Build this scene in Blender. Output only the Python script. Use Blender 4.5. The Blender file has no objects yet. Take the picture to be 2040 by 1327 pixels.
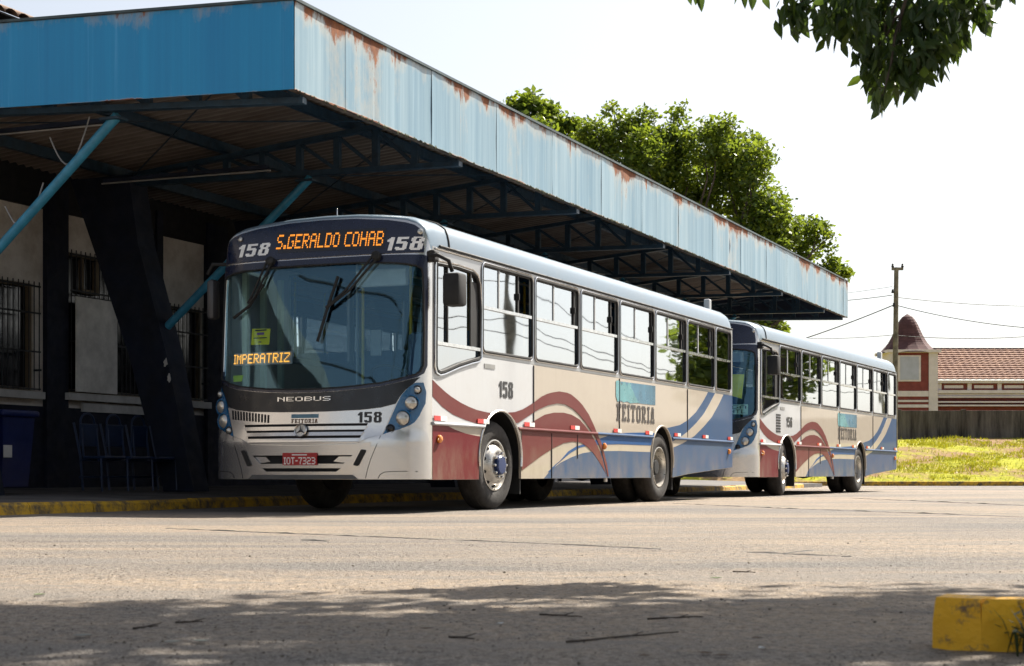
import bpy, bmesh, math, random
from mathutils import Vector, Matrix, Euler, noise as mnoise

random.seed(11)
R = math.radians
scn = bpy.context.scene
COL = scn.collection

# ------------------------------------------------------------------ camera
FPX, VH, CH = 3240.0, 943.5, 0.41          # focal length and horizon in photo pixels, camera height
cam_d = bpy.data.cameras.new('camera')
cam = bpy.data.objects.new('camera', cam_d)
COL.objects.link(cam)
cam.location = (0, 0, CH)
cam.rotation_euler = (R(90), 0, 0)
cam_d.sensor_width = 36.0
cam_d.lens = FPX / 2040 * 36.0
cam_d.shift_y = (VH - 663.5) / 2040
cam_d.clip_start = 0.05
cam_d.clip_end = 3000
cam_d.dof.use_dof = True
cam_d.dof.focus_distance = 18.5
cam_d.dof.aperture_fstop = 9.0
scn.camera = cam

# ------------------------------------------------------------------ sky and sun
SUN_DIR = Vector((0.72, 0.694, 0.0)).normalized()     # horizontal direction towards the sun
SUN_EL = R(48)
world = bpy.data.worlds.new('World')
scn.world = world
world.use_nodes = True
wn = world.node_tree
bg = wn.nodes['Background']
sky = wn.nodes.new('ShaderNodeTexSky')
sky.sky_type = 'NISHITA'
sky.sun_disc = False
sky.sun_elevation = SUN_EL
sky.sun_rotation = math.atan2(SUN_DIR.x, SUN_DIR.y)
sky.altitude = 0
sky.air_density = 1.0
sky.dust_density = 2.5
sky.ozone_density = 1.0
hsv = wn.nodes.new('ShaderNodeHueSaturation')        # thin white high haze over the whole sky
hsv.inputs['Saturation'].default_value = 0.45
hsv.inputs['Value'].default_value = 1.0
wn.links.new(sky.outputs[0], hsv.inputs['Color'])
wn.links.new(hsv.outputs[0], bg.inputs['Color'])
bg.inputs['Strength'].default_value = 0.074
sun_d = bpy.data.lights.new('sun', 'SUN')
sun_d.energy = 5.0
sun_d.angle = R(0.53)
sun_d.color = (1.0, 0.93, 0.82)
sun = bpy.data.objects.new('sun', sun_d)
COL.objects.link(sun)
sd = Vector((SUN_DIR.x * math.cos(SUN_EL), SUN_DIR.y * math.cos(SUN_EL), math.sin(SUN_EL)))
sun.rotation_euler = (-sd).to_track_quat('-Z', 'Y').to_euler()
sun.location = (30, 25, 40)
vs = scn.view_settings
vs.view_transform = 'Standard'
vs.look = 'None'
vs.exposure = 1.3
vs.gamma = 1.0
vs.use_curve_mapping = False
scn.cycles.max_bounces = 10
scn.cycles.transparent_max_bounces = 16
scn.cycles.caustics_reflective = False
scn.cycles.caustics_refractive = False


def at(u, v, Y):
    """world point at depth Y for a place measured in the photograph"""
    return Vector(((u - 1020) * Y / FPX, Y, CH + (VH - v) * Y / FPX))


# ------------------------------------------------------------------ materials
class G:
    def __init__(s, name, rough=0.5, metal=0.0, coat=0.0, spec=0.5):
        s.m = bpy.data.materials.new(name)
        s.m.use_nodes = True
        s.nt = s.m.node_tree
        s.b = s.nt.nodes['Principled BSDF']
        s.out = s.nt.nodes['Material Output']
        s.b.inputs['Roughness'].default_value = rough
        s.b.inputs['Metallic'].default_value = metal
        s.b.inputs['Coat Weight'].default_value = coat
        s.b.inputs['Coat Roughness'].default_value = 0.08
        s.b.inputs['Specular IOR Level'].default_value = spec
        s.tc = None

    def n(s, typ, ins=None, **attrs):
        nd = s.nt.nodes.new('ShaderNode' + typ)
        for k, v in attrs.items():
            setattr(nd, k, v)
        for k, v in (ins or {}).items():
            s.set(nd.inputs[k], v)
        return nd

    def set(s, sock, v):
        if isinstance(v, bpy.types.NodeSocket):
            s.nt.links.new(v, sock)
        elif isinstance(v, (tuple, list)) and len(v) == 3 and sock.type == 'RGBA':
            sock.default_value = (*v, 1)
        else:
            sock.default_value = v

    def coord(s, sc=(1, 1, 1), loc=(0, 0, 0), world=False):
        if world:
            c = s.n('NewGeometry').outputs['Position']
        else:
            c = s.n('TexCoord').outputs['Object']
        return s.n('Mapping', {'Vector': c, 'Scale': sc, 'Location': loc}).outputs[0]

    def noise(s, scale, detail=4, rough=0.6, sc=(1, 1, 1), loc=(0, 0, 0), world=False):
        return s.n('TexNoise', {'Vector': s.coord(sc, loc, world), 'Scale': scale, 'Detail': detail, 'Roughness': rough}).outputs['Fac']

    def ramp(s, fac, a, b, ca=0.0, cb=1.0):
        return s.n('MapRange', {'Value': fac, 'From Min': a, 'From Max': b, 'To Min': ca, 'To Max': cb}, clamp=True).outputs[0]

    def mix(s, fac, a, b, mode='MIX'):
        nd = s.n('Mix', data_type='RGBA', blend_type=mode)
        s.set(nd.inputs['Factor'], fac)
        s.set(nd.inputs[6], a)
        s.set(nd.inputs[7], b)
        return nd.outputs[2]

    def math(s, op, a, b=0.0):
        nd = s.n('Math', operation=op)
        s.set(nd.inputs[0], a)
        s.set(nd.inputs[1], b)
        return nd.outputs[0]

    def col(s, v):
        s.set(s.b.inputs['Base Color'], v)
        return s

    def rough(s, v):
        s.set(s.b.inputs['Roughness'], v)
        return s

    def bump(s, h, strength=0.3, dist=0.01):
        s.set(s.b.inputs['Normal'], s.n('Bump', {'Height': h, 'Strength': strength, 'Distance': dist}).outputs[0])
        return s


MATS = {}


def plain(name, c, rough=0.5, metal=0.0, coat=0.0, var=0.12, scale=3.0, bump=0.0, bscale=60, spec=0.5):
    """a coloured surface with gentle uneven tone and roughness"""
    if name in MATS:
        return MATS[name]
    g = G(name, rough, metal, coat, spec)
    f = g.noise(scale, 5, 0.65)
    d = tuple(x * (1 - 2.2 * var) for x in c)
    l = tuple(min(1, x * (1 + var)) for x in c)
    g.col(g.mix(g.ramp(f, 0.3, 0.7), d, l))
    g.rough(g.ramp(g.noise(scale * 2.3, 4), 0.3, 0.7, max(0.02, rough - 0.08), min(1, rough + 0.12)))
    if bump:
        g.bump(g.noise(bscale, 3), bump, 0.01)
    MATS[name] = g.m
    return g.m


def busfilm(name, c, rough=0.42, metal=0.0, coat=0.5):
    """bus paint: glossy clear coat with road dust and fine vertical wash streaks"""
    if name in MATS:
        return MATS[name]
    g = G(name, rough, metal, coat, 0.5 if metal > .3 else (0.3 if coat > .2 else 0.15))
    dust = g.ramp(g.noise(2.2, 6, 0.7), 0.45, 0.80, 0.0, 0.16)
    streak = g.ramp(g.noise(1.0, 5, 0.7, sc=(14, 14, 0.8)), 0.5, 0.8, 0.0, 0.10)
    k = g.math('MAXIMUM', dust, streak)
    zz_ = g.n('SeparateXYZ', {'Vector': g.n('TexCoord').outputs['Object']}).outputs['Z']
    grime = g.math('MULTIPLY', g.ramp(zz_, 0.35, 0.95, 1.0, 0.0), g.ramp(g.noise(3.1, 6, 0.72, sc=(1, 1, 0.5)), 0.40, 0.70, 0.05, 0.55))
    k = g.math('MAXIMUM', k, grime)
    if metal > .3:
        k = g.math('MULTIPLY', g.noise(1.2, 2, 0.4), 0.12)
    g.col(g.mix(k, c, (0.26, 0.21, 0.16)))
    g.rough(g.ramp(k, 0.0, 0.4, rough, min(1, rough + (0.12 if metal > .3 else 0.35))))
    if metal < .3:
        g.bump(g.noise(0.9, 1), 0.10, 0.06)
    g.b.inputs['Coat Roughness'].default_value = 0.05
    MATS[name] = g.m
    return g.m


def glass(name, tint, rough=0.02, f0=0.06, refl=(0.92, 0.96, 1.0)):
    if name in MATS:
        return MATS[name]
    g = G(name)
    nt = g.nt
    nt.nodes.remove(g.b)
    tr = g.n('BsdfTransparent', {'Color': tint})
    gl = g.n('BsdfGlossy', {'Color': refl, 'Roughness': rough})
    geo = g.n('NewGeometry')
    dt = g.n('VectorMath', operation='DOT_PRODUCT')
    g.set(dt.inputs[0], geo.outputs['Normal'])
    g.set(dt.inputs[1], geo.outputs['Incoming'])
    c1 = g.math('SUBTRACT', 1.0, g.math('ABSOLUTE', dt.outputs['Value']))
    k = g.math('ADD', f0, g.math('MULTIPLY', g.math('POWER', c1, 4.0), 1 - f0))      # Schlick reflectance, the same from both sides
    bp = g.n('Bump', {'Height': g.noise(1.1, 1), 'Strength': 0.03, 'Distance': 0.1}).outputs[0]
    g.set(gl.inputs['Normal'], bp)
    mx = g.n('MixShader', {'Fac': k})
    nt.links.new(tr.outputs[0], mx.inputs[1])
    nt.links.new(gl.outputs[0], mx.inputs[2])
    nt.links.new(mx.outputs[0], g.out.inputs['Surface'])
    MATS[name] = g.m
    return g.m


def emit(name, c, strength):
    if name in MATS:
        return MATS[name]
    g = G(name)
    g.col(c)
    g.set(g.b.inputs['Emission Color'], c)
    g.b.inputs['Emission Strength'].default_value = strength
    MATS[name] = g.m
    return g.m


def leafmat(name, c1, c2, c3, tr=0.35):
    if name in MATS:
        return MATS[name]
    g = G(name, 0.45)
    f = g.noise(0.9, 3, 0.6, world=True)
    rnd = g.n('NewGeometry').outputs['Random Per Island']
    c = g.mix(g.ramp(f, 0.35, 0.65), c1, c2)
    c = g.mix(g.ramp(rnd, 0.6, 1.0, 0, 0.8), c, c3)
    g.col(c)
    t = g.n('BsdfTranslucent', {'Color': g.mix(0.5, c, c3)})
    mx = g.n('MixShader', {'Fac': tr})
    g.nt.links.new(g.b.outputs[0], mx.inputs[1])
    g.nt.links.new(t.outputs[0], mx.inputs[2])
    g.nt.links.new(mx.outputs[0], g.out.inputs['Surface'])
    MATS[name] = g.m
    return g.m


# ------------------------------------------------------------------ mesh helpers
def link(name, me, parent=None):
    o = bpy.data.objects.new(name, me)
    COL.objects.link(o)
    if parent is not None:
        o.parent = parent
    return o


def empty(name, loc=(0, 0, 0), rz=0.0, parent=None):
    o = bpy.data.objects.new(name, None)
    COL.objects.link(o)
    o.location = loc
    o.rotation_euler = (0, 0, rz)
    o.empty_display_size = 0.2
    if parent is not None:
        o.parent = parent
    return o


def tag(o, label=None, cat=None, group=None, kind=None):
    if label:
        o['label'] = label
    if cat:
        o['category'] = cat
    if group:
        o['group'] = group
    if kind:
        o['kind'] = kind
    return o


def finish(me, mat, smooth):
    if mat is not None:
        me.materials.append(mat)
    if smooth:
        me.polygons.foreach_set('use_smooth', [True] * len(me.polygons))
        me.set_sharp_from_angle(angle=R(38))
    me.update()


class MB:
    def __init__(s):
        s.v = []
        s.f = []

    def add(s, vs, fs):
        o = len(s.v)
        s.v += [tuple(p) for p in vs]
        s.f += [tuple(i + o for i in f) for f in fs]
        return s

    def box(s, x0, x1, y0, y1, z0, z1):
        return s.add([(x0, y0, z0), (x1, y0, z0), (x1, y1, z0), (x0, y1, z0), (x0, y0, z1), (x1, y0, z1), (x1, y1, z1), (x0, y1, z1)],
                     [(0, 3, 2, 1), (4, 5, 6, 7), (0, 1, 5, 4), (1, 2, 6, 5), (2, 3, 7, 6), (3, 0, 4, 7)])

    def cbox(s, x0, x1, y0, y1, z0, z1, c):
        """box with chamfered edges on every side"""
        bm = bmesh.new()
        vs = [bm.verts.new(p) for p in [(x0, y0, z0), (x1, y0, z0), (x1, y1, z0), (x0, y1, z0), (x0, y0, z1), (x1, y0, z1), (x1, y1, z1), (x0, y1, z1)]]
        for f in [(0, 3, 2, 1), (4, 5, 6, 7), (0, 1, 5, 4), (1, 2, 6, 5), (2, 3, 7, 6), (3, 0, 4, 7)]:
            bm.faces.new([vs[i] for i in f])
        bmesh.ops.bevel(bm, geom=bm.edges[:], offset=c, segments=2, affect='EDGES', profile=0.5)
        bm.verts.index_update()
        s.add([v.co.copy() for v in bm.verts], [[v.index for v in f.verts] for f in bm.faces])
        bm.free()
        return s

    def bar(s, a, b, w, h, up=(0, 0, 1)):
        a, b = Vector(a), Vector(b)
        d = (b - a).normalized()
        x = d.cross(Vector(up))
        if x.length < 1e-4:
            x = d.cross(Vector((1, 0, 0)))
        x.normalize()
        y = x.cross(d).normalized()
        vs = []
        for p in (a, b):
            for i, j in ((-1, -1), (1, -1), (1, 1), (-1, 1)):
                vs.append(p + x * (i * w / 2) + y * (j * h / 2))
        return s.add(vs, [(0, 3, 2, 1), (4, 5, 6, 7), (0, 1, 5, 4), (1, 2, 6, 5), (2, 3, 7, 6), (3, 0, 4, 7)])

    def tube(s, pts, r, n=8, r1=None):
        pts = [Vector(p) for p in pts]
        rs = [r + ((r1 if r1 is not None else r) - r) * i / max(1, len(pts) - 1) for i in range(len(pts))]
        vs, fs = [], []
        prev = None
        for i, p in enumerate(pts):
            d = (pts[min(i + 1, len(pts) - 1)] - pts[max(i - 1, 0)]).normalized()
            if prev is None:
                x = d.orthogonal().normalized()
            else:
                x = (prev - d * prev.dot(d)).normalized()
            prev = x
            y = d.cross(x)
            for k in range(n):
                a = 2 * math.pi * k / n
                vs.append(p + (x * math.cos(a) + y * math.sin(a)) * rs[i])
        for i in range(len(pts) - 1):
            for k in range(n):
                fs.append((i * n + k, i * n + (k + 1) % n, (i + 1) * n + (k + 1) % n, (i + 1) * n + k))
        fs.append(tuple(range(n))[::-1])
        fs.append(tuple((len(pts) - 1) * n + k for k in range(n)))
        return s.add(vs, fs)

    def lathe(s, prof, o, ax, n=28, closed=False):
        """prof: (radius, distance along ax)"""
        o, ax = Vector(o), Vector(ax).normalized()
        x = ax.orthogonal().normalized()
        y = ax.cross(x)
        m = len(prof)
        vs, fs = [], []
        for k in range(n):
            a = 2 * math.pi * k / n
            d = x * math.cos(a) + y * math.sin(a)
            vs += [o + ax * t + d * r for r, t in prof]
        for k in range(n):
            k2 = (k + 1) % n
            for i in range(m - 1 + (1 if closed else 0)):
                j = (i + 1) % m
                fs.append((k * m + i, k * m + j, k2 * m + j, k2 * m + i))
        return s.add(vs, fs)

    def prism(s, poly, fn, t):
        """poly of 2D points; fn(a, b, c) gives the 3D point at depth c in (0, t)"""
        n = len(poly)
        vs = [fn(a, b, 0) for a, b in poly] + [fn(a, b, t) for a, b in poly]
        fs = [tuple(range(n)), tuple(range(2 * n - 1, n - 1, -1))] + [(i, i + n, (i + 1) % n + n, (i + 1) % n) for i in range(n)]
        return s.add(vs, fs)

    def mesh(s, name, mat=None, smooth=False):
        me = bpy.data.meshes.new(name)
        me.from_pydata(s.v, [], s.f)
        me.validate()
        bm = bmesh.new()
        bm.from_mesh(me)
        bmesh.ops.remove_doubles(bm, verts=bm.verts[:], dist=1e-6)
        bmesh.ops.recalc_face_normals(bm, faces=bm.faces[:])
        bm.to_mesh(me)
        bm.free()
        finish(me, mat, smooth)
        return me

    def build(s, name, mat, parent=None, smooth=False):
        return link(name, s.mesh(name, mat, smooth), parent)


def patch(name, outer, mapf, mat, parent, holes=(), off=0.0, thick=0.01, step=0.1, lines=(), smooth=True):
    """a sheet cut to a 2D outline and laid on a curved surface; mapf(a, b) -> (point, outward normal)"""
    bm = bmesh.new()
    es = []
    for loop in [outer] + list(holes):
        vv = [bm.verts.new((a, b, 0)) for a, b in loop]
        for i in range(len(vv)):
            es.append(bm.edges.new((vv[i], vv[(i + 1) % len(vv)])))
    bmesh.ops.triangle_fill(bm, use_beauty=True, use_dissolve=False, edges=es)
    if step:
        aa = [p[0] for p in outer]
        bb = [p[1] for p in outer]
        cuts = []
        t = min(aa) + step * 0.57
        while t < max(aa):
            cuts.append((t, 0)); t += step
        t = min(bb) + step * 0.57
        while t < max(bb):
            cuts.append((t, 1)); t += step
        cuts += [(x, 0) for x in lines if min(aa) < x < max(aa)]
        for t, ax in cuts:
            co = (t, 0, 0) if ax == 0 else (0, t, 0)
            no = (1, 0, 0) if ax == 0 else (0, 1, 0)
            bmesh.ops.bisect_plane(bm, geom=bm.verts[:] + bm.edges[:] + bm.faces[:], plane_co=co, plane_no=no, dist=1e-5)
    if thick:
        be = [e for e in bm.edges if len(e.link_faces) == 1]
        r = bmesh.ops.extrude_edge_only(bm, edges=be)
        for v in r['geom']:
            if isinstance(v, bmesh.types.BMVert):
                v.co.z = -thick
    for v in bm.verts:
        p, nrm = mapf(v.co.x, v.co.y)
        v.co = Vector(p) + Vector(nrm) * (off + v.co.z)
    bmesh.ops.recalc_face_normals(bm, faces=bm.faces[:])
    me = bpy.data.meshes.new(name)
    bm.to_mesh(me)
    bm.free()
    finish(me, mat, smooth)
    return link(name, me, parent)


# block letters: rows of # on a grid
FONT = {
    'A': ' ### ,#   #,#   #,#####,#   #,#   #,#   #', 'B': '#### ,#   #,#   #,#### ,#   #,#   #,#### ',
    'C': ' ####,#    ,#    ,#    ,#    ,#    , ####', 'D': '#### ,#   #,#   #,#   #,#   #,#   #,#### ',
    'E': '#####,#    ,#    ,#### ,#    ,#    ,#####', 'G': ' ####,#    ,#    ,#  ##,#   #,#   #,#### ',
    'H': '#   #,#   #,#   #,#####,#   #,#   #,#   #', 'I': '###, # , # , # , # , # ,###',
    'L': '#    ,#    ,#    ,#    ,#    ,#    ,#####', 'M': '#   #,## ##,# # #,# # #,#   #,#   #,#   #',
    'N': '#   #,##  #,# # #,#  ##,#   #,#   #,#   #', 'O': ' ### ,#   #,#   #,#   #,#   #,#   #, ### ',
    'P': '#### ,#   #,#   #,#### ,#    ,#    ,#    ', 'R': '#### ,#   #,#   #,#### ,# #  ,#  # ,#   #',
    'S': ' ####,#    ,#    , ### ,    #,    #,#### ', 'T': '#####,  #  ,  #  ,  #  ,  #  ,  #  ,  #  ',
    'U': '#   #,#   #,#   #,#   #,#   #,#   #, ### ', 'Z': '#####,    #,   # ,  #  , #   ,#    ,#####',
    '.': '  ,  ,  ,  ,  ,##,##', ' ': '  ,  ,  ,  ,  ,  ,  ', '-': '   ,   ,   ,###,   ,   ,   ',
    '7': '#####,    #,   # ,   # ,  #  ,  #  ,  #  ', '3': '#### ,    #,    #, ### ,    #,    #,#### ',
    '2': '#### ,    #,    #, ### ,#    ,#    ,#####',
}
BOLD = {
    '1': ['..###', '.####', '#####', '#####', '..###', '..###', '..###', '..###', '..###', '..###', '..###', '..###'],
    '5': ['########', '########', '###.....', '###.....', '#######.', '########', '.....###', '.....###', '.....###', '###..###', '########', '.######.'],
    '8': ['.######.', '########', '###..###', '###..###', '.######.', '.######.', '###..###', '###..###', '###..###', '###..###', '########', '.######.'],
    '6': ['.######.', '########', '###..###', '###.....', '#######.', '########', '###..###', '###..###', '###..###', '###..###', '########', '.######.'],
}
SLAB = {
    'F': ['#######', '#######', '.##..##', '.##....', '.##.#..', '.####..', '.##.#..', '.##....', '.##....', '####...', '####...'],
    'E': ['#######', '#######', '.##..##', '.##....', '.##.#..', '.####..', '.##.#..', '.##....', '.##..##', '#######', '#######'],
    'I': ['####', '####', '.##.', '.##.', '.##.', '.##.', '.##.', '.##.', '.##.', '####', '####'],
    'T': ['########', '########', '#..##..#', '...##...', '...##...', '...##...', '...##...', '...##...', '...##...', '..####..', '..####..'],
    'O': ['.#####.', '#######', '##...##', '##...##', '##...##', '##...##', '##...##', '##...##', '##...##', '#######', '.#####.'],
    'R': ['######..', '#######.', '.##..##.', '.##..##.', '.##..##.', '.#####..', '.####...', '.##.##..', '.##.##..', '###..###', '###..###'],
    'A': ['..###..', '..####.', '..####.', '.##.##.', '.##.##.', '.##.##.', '.#####.', '.#####.', '##...##', '###.###', '###.###'],
}


def rows_of(text, font, gap=1):
    gl = [font[c].split(',') if isinstance(font[c], str) else font[c] for c in text]
    h = max(len(g) for g in gl)
    rows = [''] * h
    for g in gl:
        for i in range(h):
            rows[i] += g[i].replace('.', ' ') + ' ' * gap
    return [r[:len(r) - gap] if gap else r for r in rows]


def lettering(name, rows, mapf, a0, a1, b0, b1, mat, parent, off=0.004, dots=0.0, shear=0.0, thick=0.0):
    """rows of block cells laid between a0..a1 (reading direction) and b1 (top)..b0; dots > 0 leaves a gap round each cell"""
    m = MB()
    nc, nr = max(len(r) for r in rows), len(rows)
    ca, cb = (a1 - a0) / nc, (b1 - b0) / nr
    for i, r in enumerate(rows):
        j = 0
        while j < len(r):
            if r[j] != '#':
                j += 1
                continue
            k = j + 1
            if not dots:
                while k < len(r) and r[k] == '#':
                    k += 1
            q = []
            for jj, ii in ((j + dots, i + 1 - dots), (k - dots, i + 1 - dots), (k - dots, i + dots), (j + dots, i + dots)):
                b = b1 - ii * cb
                a = a0 + jj * ca + shear * (b - b0)
                p, nn = mapf(a, b)
                q.append(Vector(p) + Vector(nn) * off)
            m.add(q, [(0, 1, 2, 3)])
            j = k
    return m.build(name, mat, parent)


def copy_tree(o, parent=None):
    c = o.copy()
    COL.objects.link(c)
    c.parent = parent
    for ch in list(o.children):
        copy_tree(ch, c)
    return c


def interp(t, xs, ys):
    if t <= xs[0]:
        return ys[0]
    for i in range(len(xs) - 1):
        if t <= xs[i + 1]:
            k = (t - xs[i]) / (xs[i + 1] - xs[i])
            return ys[i] + (ys[i + 1] - ys[i]) * k
    return ys[-1]

# ================================================================== SETTING: ground, bank
def ground_mat():
    g = G('worn_asphalt', 0.85, spec=0.3)
    agg = g.noise(110, 3, 0.75, world=True)
    agg2 = g.noise(38, 4, 0.75, world=True)
    agg3 = g.noise(15, 5, 0.75, sc=(1, 0.7, 1), world=True)
    big = g.noise(0.30, 5, 0.62, sc=(0.35, 1.0, 1), world=True)
    mid = g.noise(1.1, 6, 0.68, sc=(0.28, 1.1, 1), world=True)
    band = g.noise(0.9, 3, 0.55, sc=(0.06, 1.0, 1), loc=(3, 7, 0), world=True)
    grey = g.mix(g.ramp(agg, 0.33, 0.68), (0.070, 0.065, 0.061), (0.37, 0.345, 0.32))
    grey = g.mix(g.ramp(agg2, 0.34, 0.54, 0.9, 0.0), grey, (0.040, 0.034, 0.030))
    dust = g.mix(g.ramp(agg2, 0.3, 0.7), (0.28, 0.205, 0.135), (0.58, 0.455, 0.33))
    k = g.math('MULTIPLY', g.ramp(big, 0.42, 0.56, 0.08, 1.0), g.ramp(agg3, 0.32, 0.66, 1.0, 0.2))
    k = g.math('MAXIMUM', k, g.ramp(band, 0.55, 0.72, 0, 0.75))
    c = g.mix(k, grey, dust)
    patchy = g.ramp(mid, 0.52, 0.60, 0, 0.65)
    c = g.mix(patchy, c, g.mix(g.ramp(agg, 0.3, 0.7), (0.16, 0.145, 0.13), (0.29, 0.265, 0.24)))
    oil = g.ramp(g.noise(0.8, 5, 0.6, sc=(0.5, 1.3, 1), loc=(11, 3, 0), world=True), 0.62, 0.74, 0, 0.55)
    c = g.mix(oil, c, (0.075, 0.065, 0.06))
    g.col(c)
    h = g.math('ADD', g.math('MULTIPLY', agg, 0.45), g.math('ADD', g.math('MULTIPLY', agg2, 0.8), g.math('MULTIPLY', agg3, 0.9)))
    g.bump(h, 1.0, 0.036)
    return g.m


def gz(x, y):
    """small unevenness of the near road surface"""
    a = 1.0 - min(1.0, max(0.0, (y - 7.0) / 6.0))
    if a <= 0 or y < 2.5 or abs(x) > 5:
        return 0.0
    return a * (0.0030 * mnoise.noise((x * 16, y * 16, 0)) + 0.0032 * mnoise.noise((x * 41, y * 30, 4)) + 0.004 * mnoise.noise((x * 3, y * 3, 8)))


GM = ground_mat()
m = MB()
gx_ = [-600, -200, -60, -20, -8] + [-4.5 + 0.03 * i for i in range(301)] + [8, 20, 60, 200, 600]
gy_ = [-60, -20, -5, 0, 2]
yv = 3.0
while yv < 13.5:
    gy_.append(yv)
    yv *= 1.0065
gy_ += [15, 18, 22, 30, 45, 80, 160, 400, 1200]
nxg = len(gx_)
m.add([(x, y, gz(x, y)) for y in gy_ for x in gx_],
      [(j * nxg + i, j * nxg + i + 1, (j + 1) * nxg + i + 1, (j + 1) * nxg + i) for j in range(len(gy_) - 1) for i in range(nxg - 1)])
gme = bpy.data.meshes.new('ground')
gme.from_pydata(m.v, [], m.f)
finish(gme, GM, True)
ground = tag(link('ground', gme), kind='structure')

tar = plain('crack_tar', (0.03, 0.027, 0.024), 0.9, var=0.2, scale=9)


def crack(pts, w, ridge=0.006):
    """a narrow ragged crack line in the road surface, a part of the ground"""
    P = []
    for i in range(len(pts) - 1):
        a, b = Vector(pts[i]), Vector(pts[i + 1])
        n = max(2, int((b - a).length / 0.12))
        for k in range(n):
            q = a.lerp(b, k / n)
            P.append(Vector((q.x, q.y + 0.03 * mnoise.noise((q.x * 2.1, q.y, 0)), 0.004)))
    m = MB()
    vs = []
    for i, p in enumerate(P):
        ww = w * (0.35 + 1.1 * abs(mnoise.noise((p.x * 3.7, 5.2, p.y))))
        tp = min(1.0, 6.0 * min(i, len(P) - 1 - i) / len(P))
        hh = tp * ridge * (-0.2 + 1.9 * abs(mnoise.noise((p.x * 5.1, 2.2, p.y * 3))))
        zg = gz(p.x, p.y)
        vs += [(p.x, p.y - ww - .02, zg - .002), (p.x, p.y - ww * .3, zg + .003 + hh), (p.x, p.y + ww * .3, zg + .003 + hh), (p.x, p.y + ww + .02, zg - .002)]
    m.add(vs, [(4 * i + a, 4 * i + 4 + a, 4 * i + 5 + a, 4 * i + 1 + a) for i in range(len(P) - 1) for a in range(3)])
    return m.build('crack', tar, ground)


def gp(u, v):
    Y = CH * FPX / (v - VH)
    return Vector(((u - 1020) * Y / FPX, Y, 0.0))


crack([gp(330, 1053), gp(500, 1060), gp(800, 1072), gp(1100, 1084), gp(1350, 1096)], 0.022, 0.007)
crack([gp(600, 1076), gp(680, 1080)], 0.05, 0.008)
crack([gp(1340, 1003), gp(1560, 1013), gp(1780, 1021), gp(2060, 1031)], 0.05, 0.009)
crack([gp(1700, 993), gp(2060, 1008)], 0.05, 0.008)
crack([gp(1490, 1101), gp(1560, 1103), gp(1640, 1094)], 0.012, 0.004)
crack([gp(1560, 1104), gp(1740, 1110)], 0.010, 0.004)

# grassy bank behind the road on the right
BANK_Y0, BANK_Y1, BANK_Z = 54.2, 62.5, 1.75


def bank_z(x, y):
    k = min(1, max(0, (y - BANK_Y0) / (BANK_Y1 - BANK_Y0)))
    z = 0.14 + (BANK_Z - 0.14) * (k ** 0.8)
    return z + 0.09 * mnoise.noise((x * 0.5, y * 0.5, 0)) * min(1, k * 6) + 0.05 * mnoise.noise((x * 1.7, y * 1.7, 3)) * min(1, k * 6)


def bank_mat():
    g = G('dry_grass_soil', 0.95, spec=0.2)
    f = g.noise(0.45, 5, 0.7, world=True)
    a = g.noise(7, 4, 0.7, world=True)
    grass = g.mix(g.ramp(a, 0.3, 0.7), (0.16, 0.18, 0.008), (0.38, 0.36, 0.015))
    soil = g.mix(g.ramp(a, 0.3, 0.7), (0.14, 0.08, 0.035), (0.30, 0.20, 0.10))
    g.col(g.mix(g.ramp(f, 0.44, 0.56), grass, soil))
    g.bump(a, 0.6, 0.08)
    return g.m


m = MB()
nx, ny = 90, 18
vs = []
for j in range(ny + 1):
    y = BANK_Y0 + (120 - BANK_Y0) * (j / ny) ** 2.2 if j > 12 else BANK_Y0 + (BANK_Y1 - BANK_Y0 + 0.6) * j / 12
    if j > 12:
        y = BANK_Y1 + 0.6 + (j - 12) * 18
    for i in range(nx + 1):
        x = -25 + 100 * i / nx
        vs.append((x, y, bank_z(x, y)))
m.add(vs, [(j * (nx + 1) + i, j * (nx + 1) + i + 1, (j + 1) * (nx + 1) + i + 1, (j + 1) * (nx + 1) + i) for j in range(ny) for i in range(nx)])
bank = tag(m.build('grass_bank', bank_mat(), smooth=True), kind='structure')
bladem = leafmat('grass_blade', (0.16, 0.20, 0.008), (0.31, 0.32, 0.012), (0.44, 0.38, 0.02), 0.4)
m = MB()
for i in range(26000):
    x = random.uniform(8, 24)
    y = BANK_Y0 + 0.15 + (BANK_Y1 - BANK_Y0) * random.random() ** 1.1
    f = mnoise.noise((x * 0.45, y * 0.45, 0)) + 0.5 * mnoise.noise((x * 1.3, y * 1.3, 9))
    if f > 0.14 - 0.30 * (y - BANK_Y0) / 8 and random.random() < 0.9:
        continue
    z = bank_z(x, y)
    h = random.uniform(0.04, 0.11) * (1 + 1.3 * max(0, mnoise.noise((x * 2.3, y * 2.3, 5))))
    a = random.uniform(-0.6, 0.6)
    w = 0.018
    lx, ly = random.uniform(-.06, .06), random.uniform(-.06, .06)
    c, s_ = math.cos(a) * w, math.sin(a) * w
    m.add([(x - c, y - s_, z), (x + c, y + s_, z), (x + lx, y + ly, z + h)], [(0, 1, 2)])
me = bpy.data.meshes.new('grass')
me.from_pydata(m.v, [], m.f)
finish(me, bladem, False)
tag(link('grass', me), 'short yellow green grass covering the roadside bank', 'grass', kind='stuff')

YEL = G('kerb_yellow', 0.8)
_w = YEL.ramp(YEL.noise(5, 6, 0.75, world=True), 0.42, 0.60)
YEL.col(YEL.mix(_w, YEL.mix(YEL.ramp(YEL.noise(1.2, 3, world=True), .3, .7), (0.52, 0.29, 0.015), (0.68, 0.40, 0.03)), (0.12, 0.09, 0.055)))
YEL.bump(YEL.noise(30, 5), 0.5, 0.02)
YEL = YEL.m
conc = plain('concrete', (0.30, 0.28, 0.25), 0.9, var=0.2, scale=2.5, bump=0.4, bscale=30)

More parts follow.
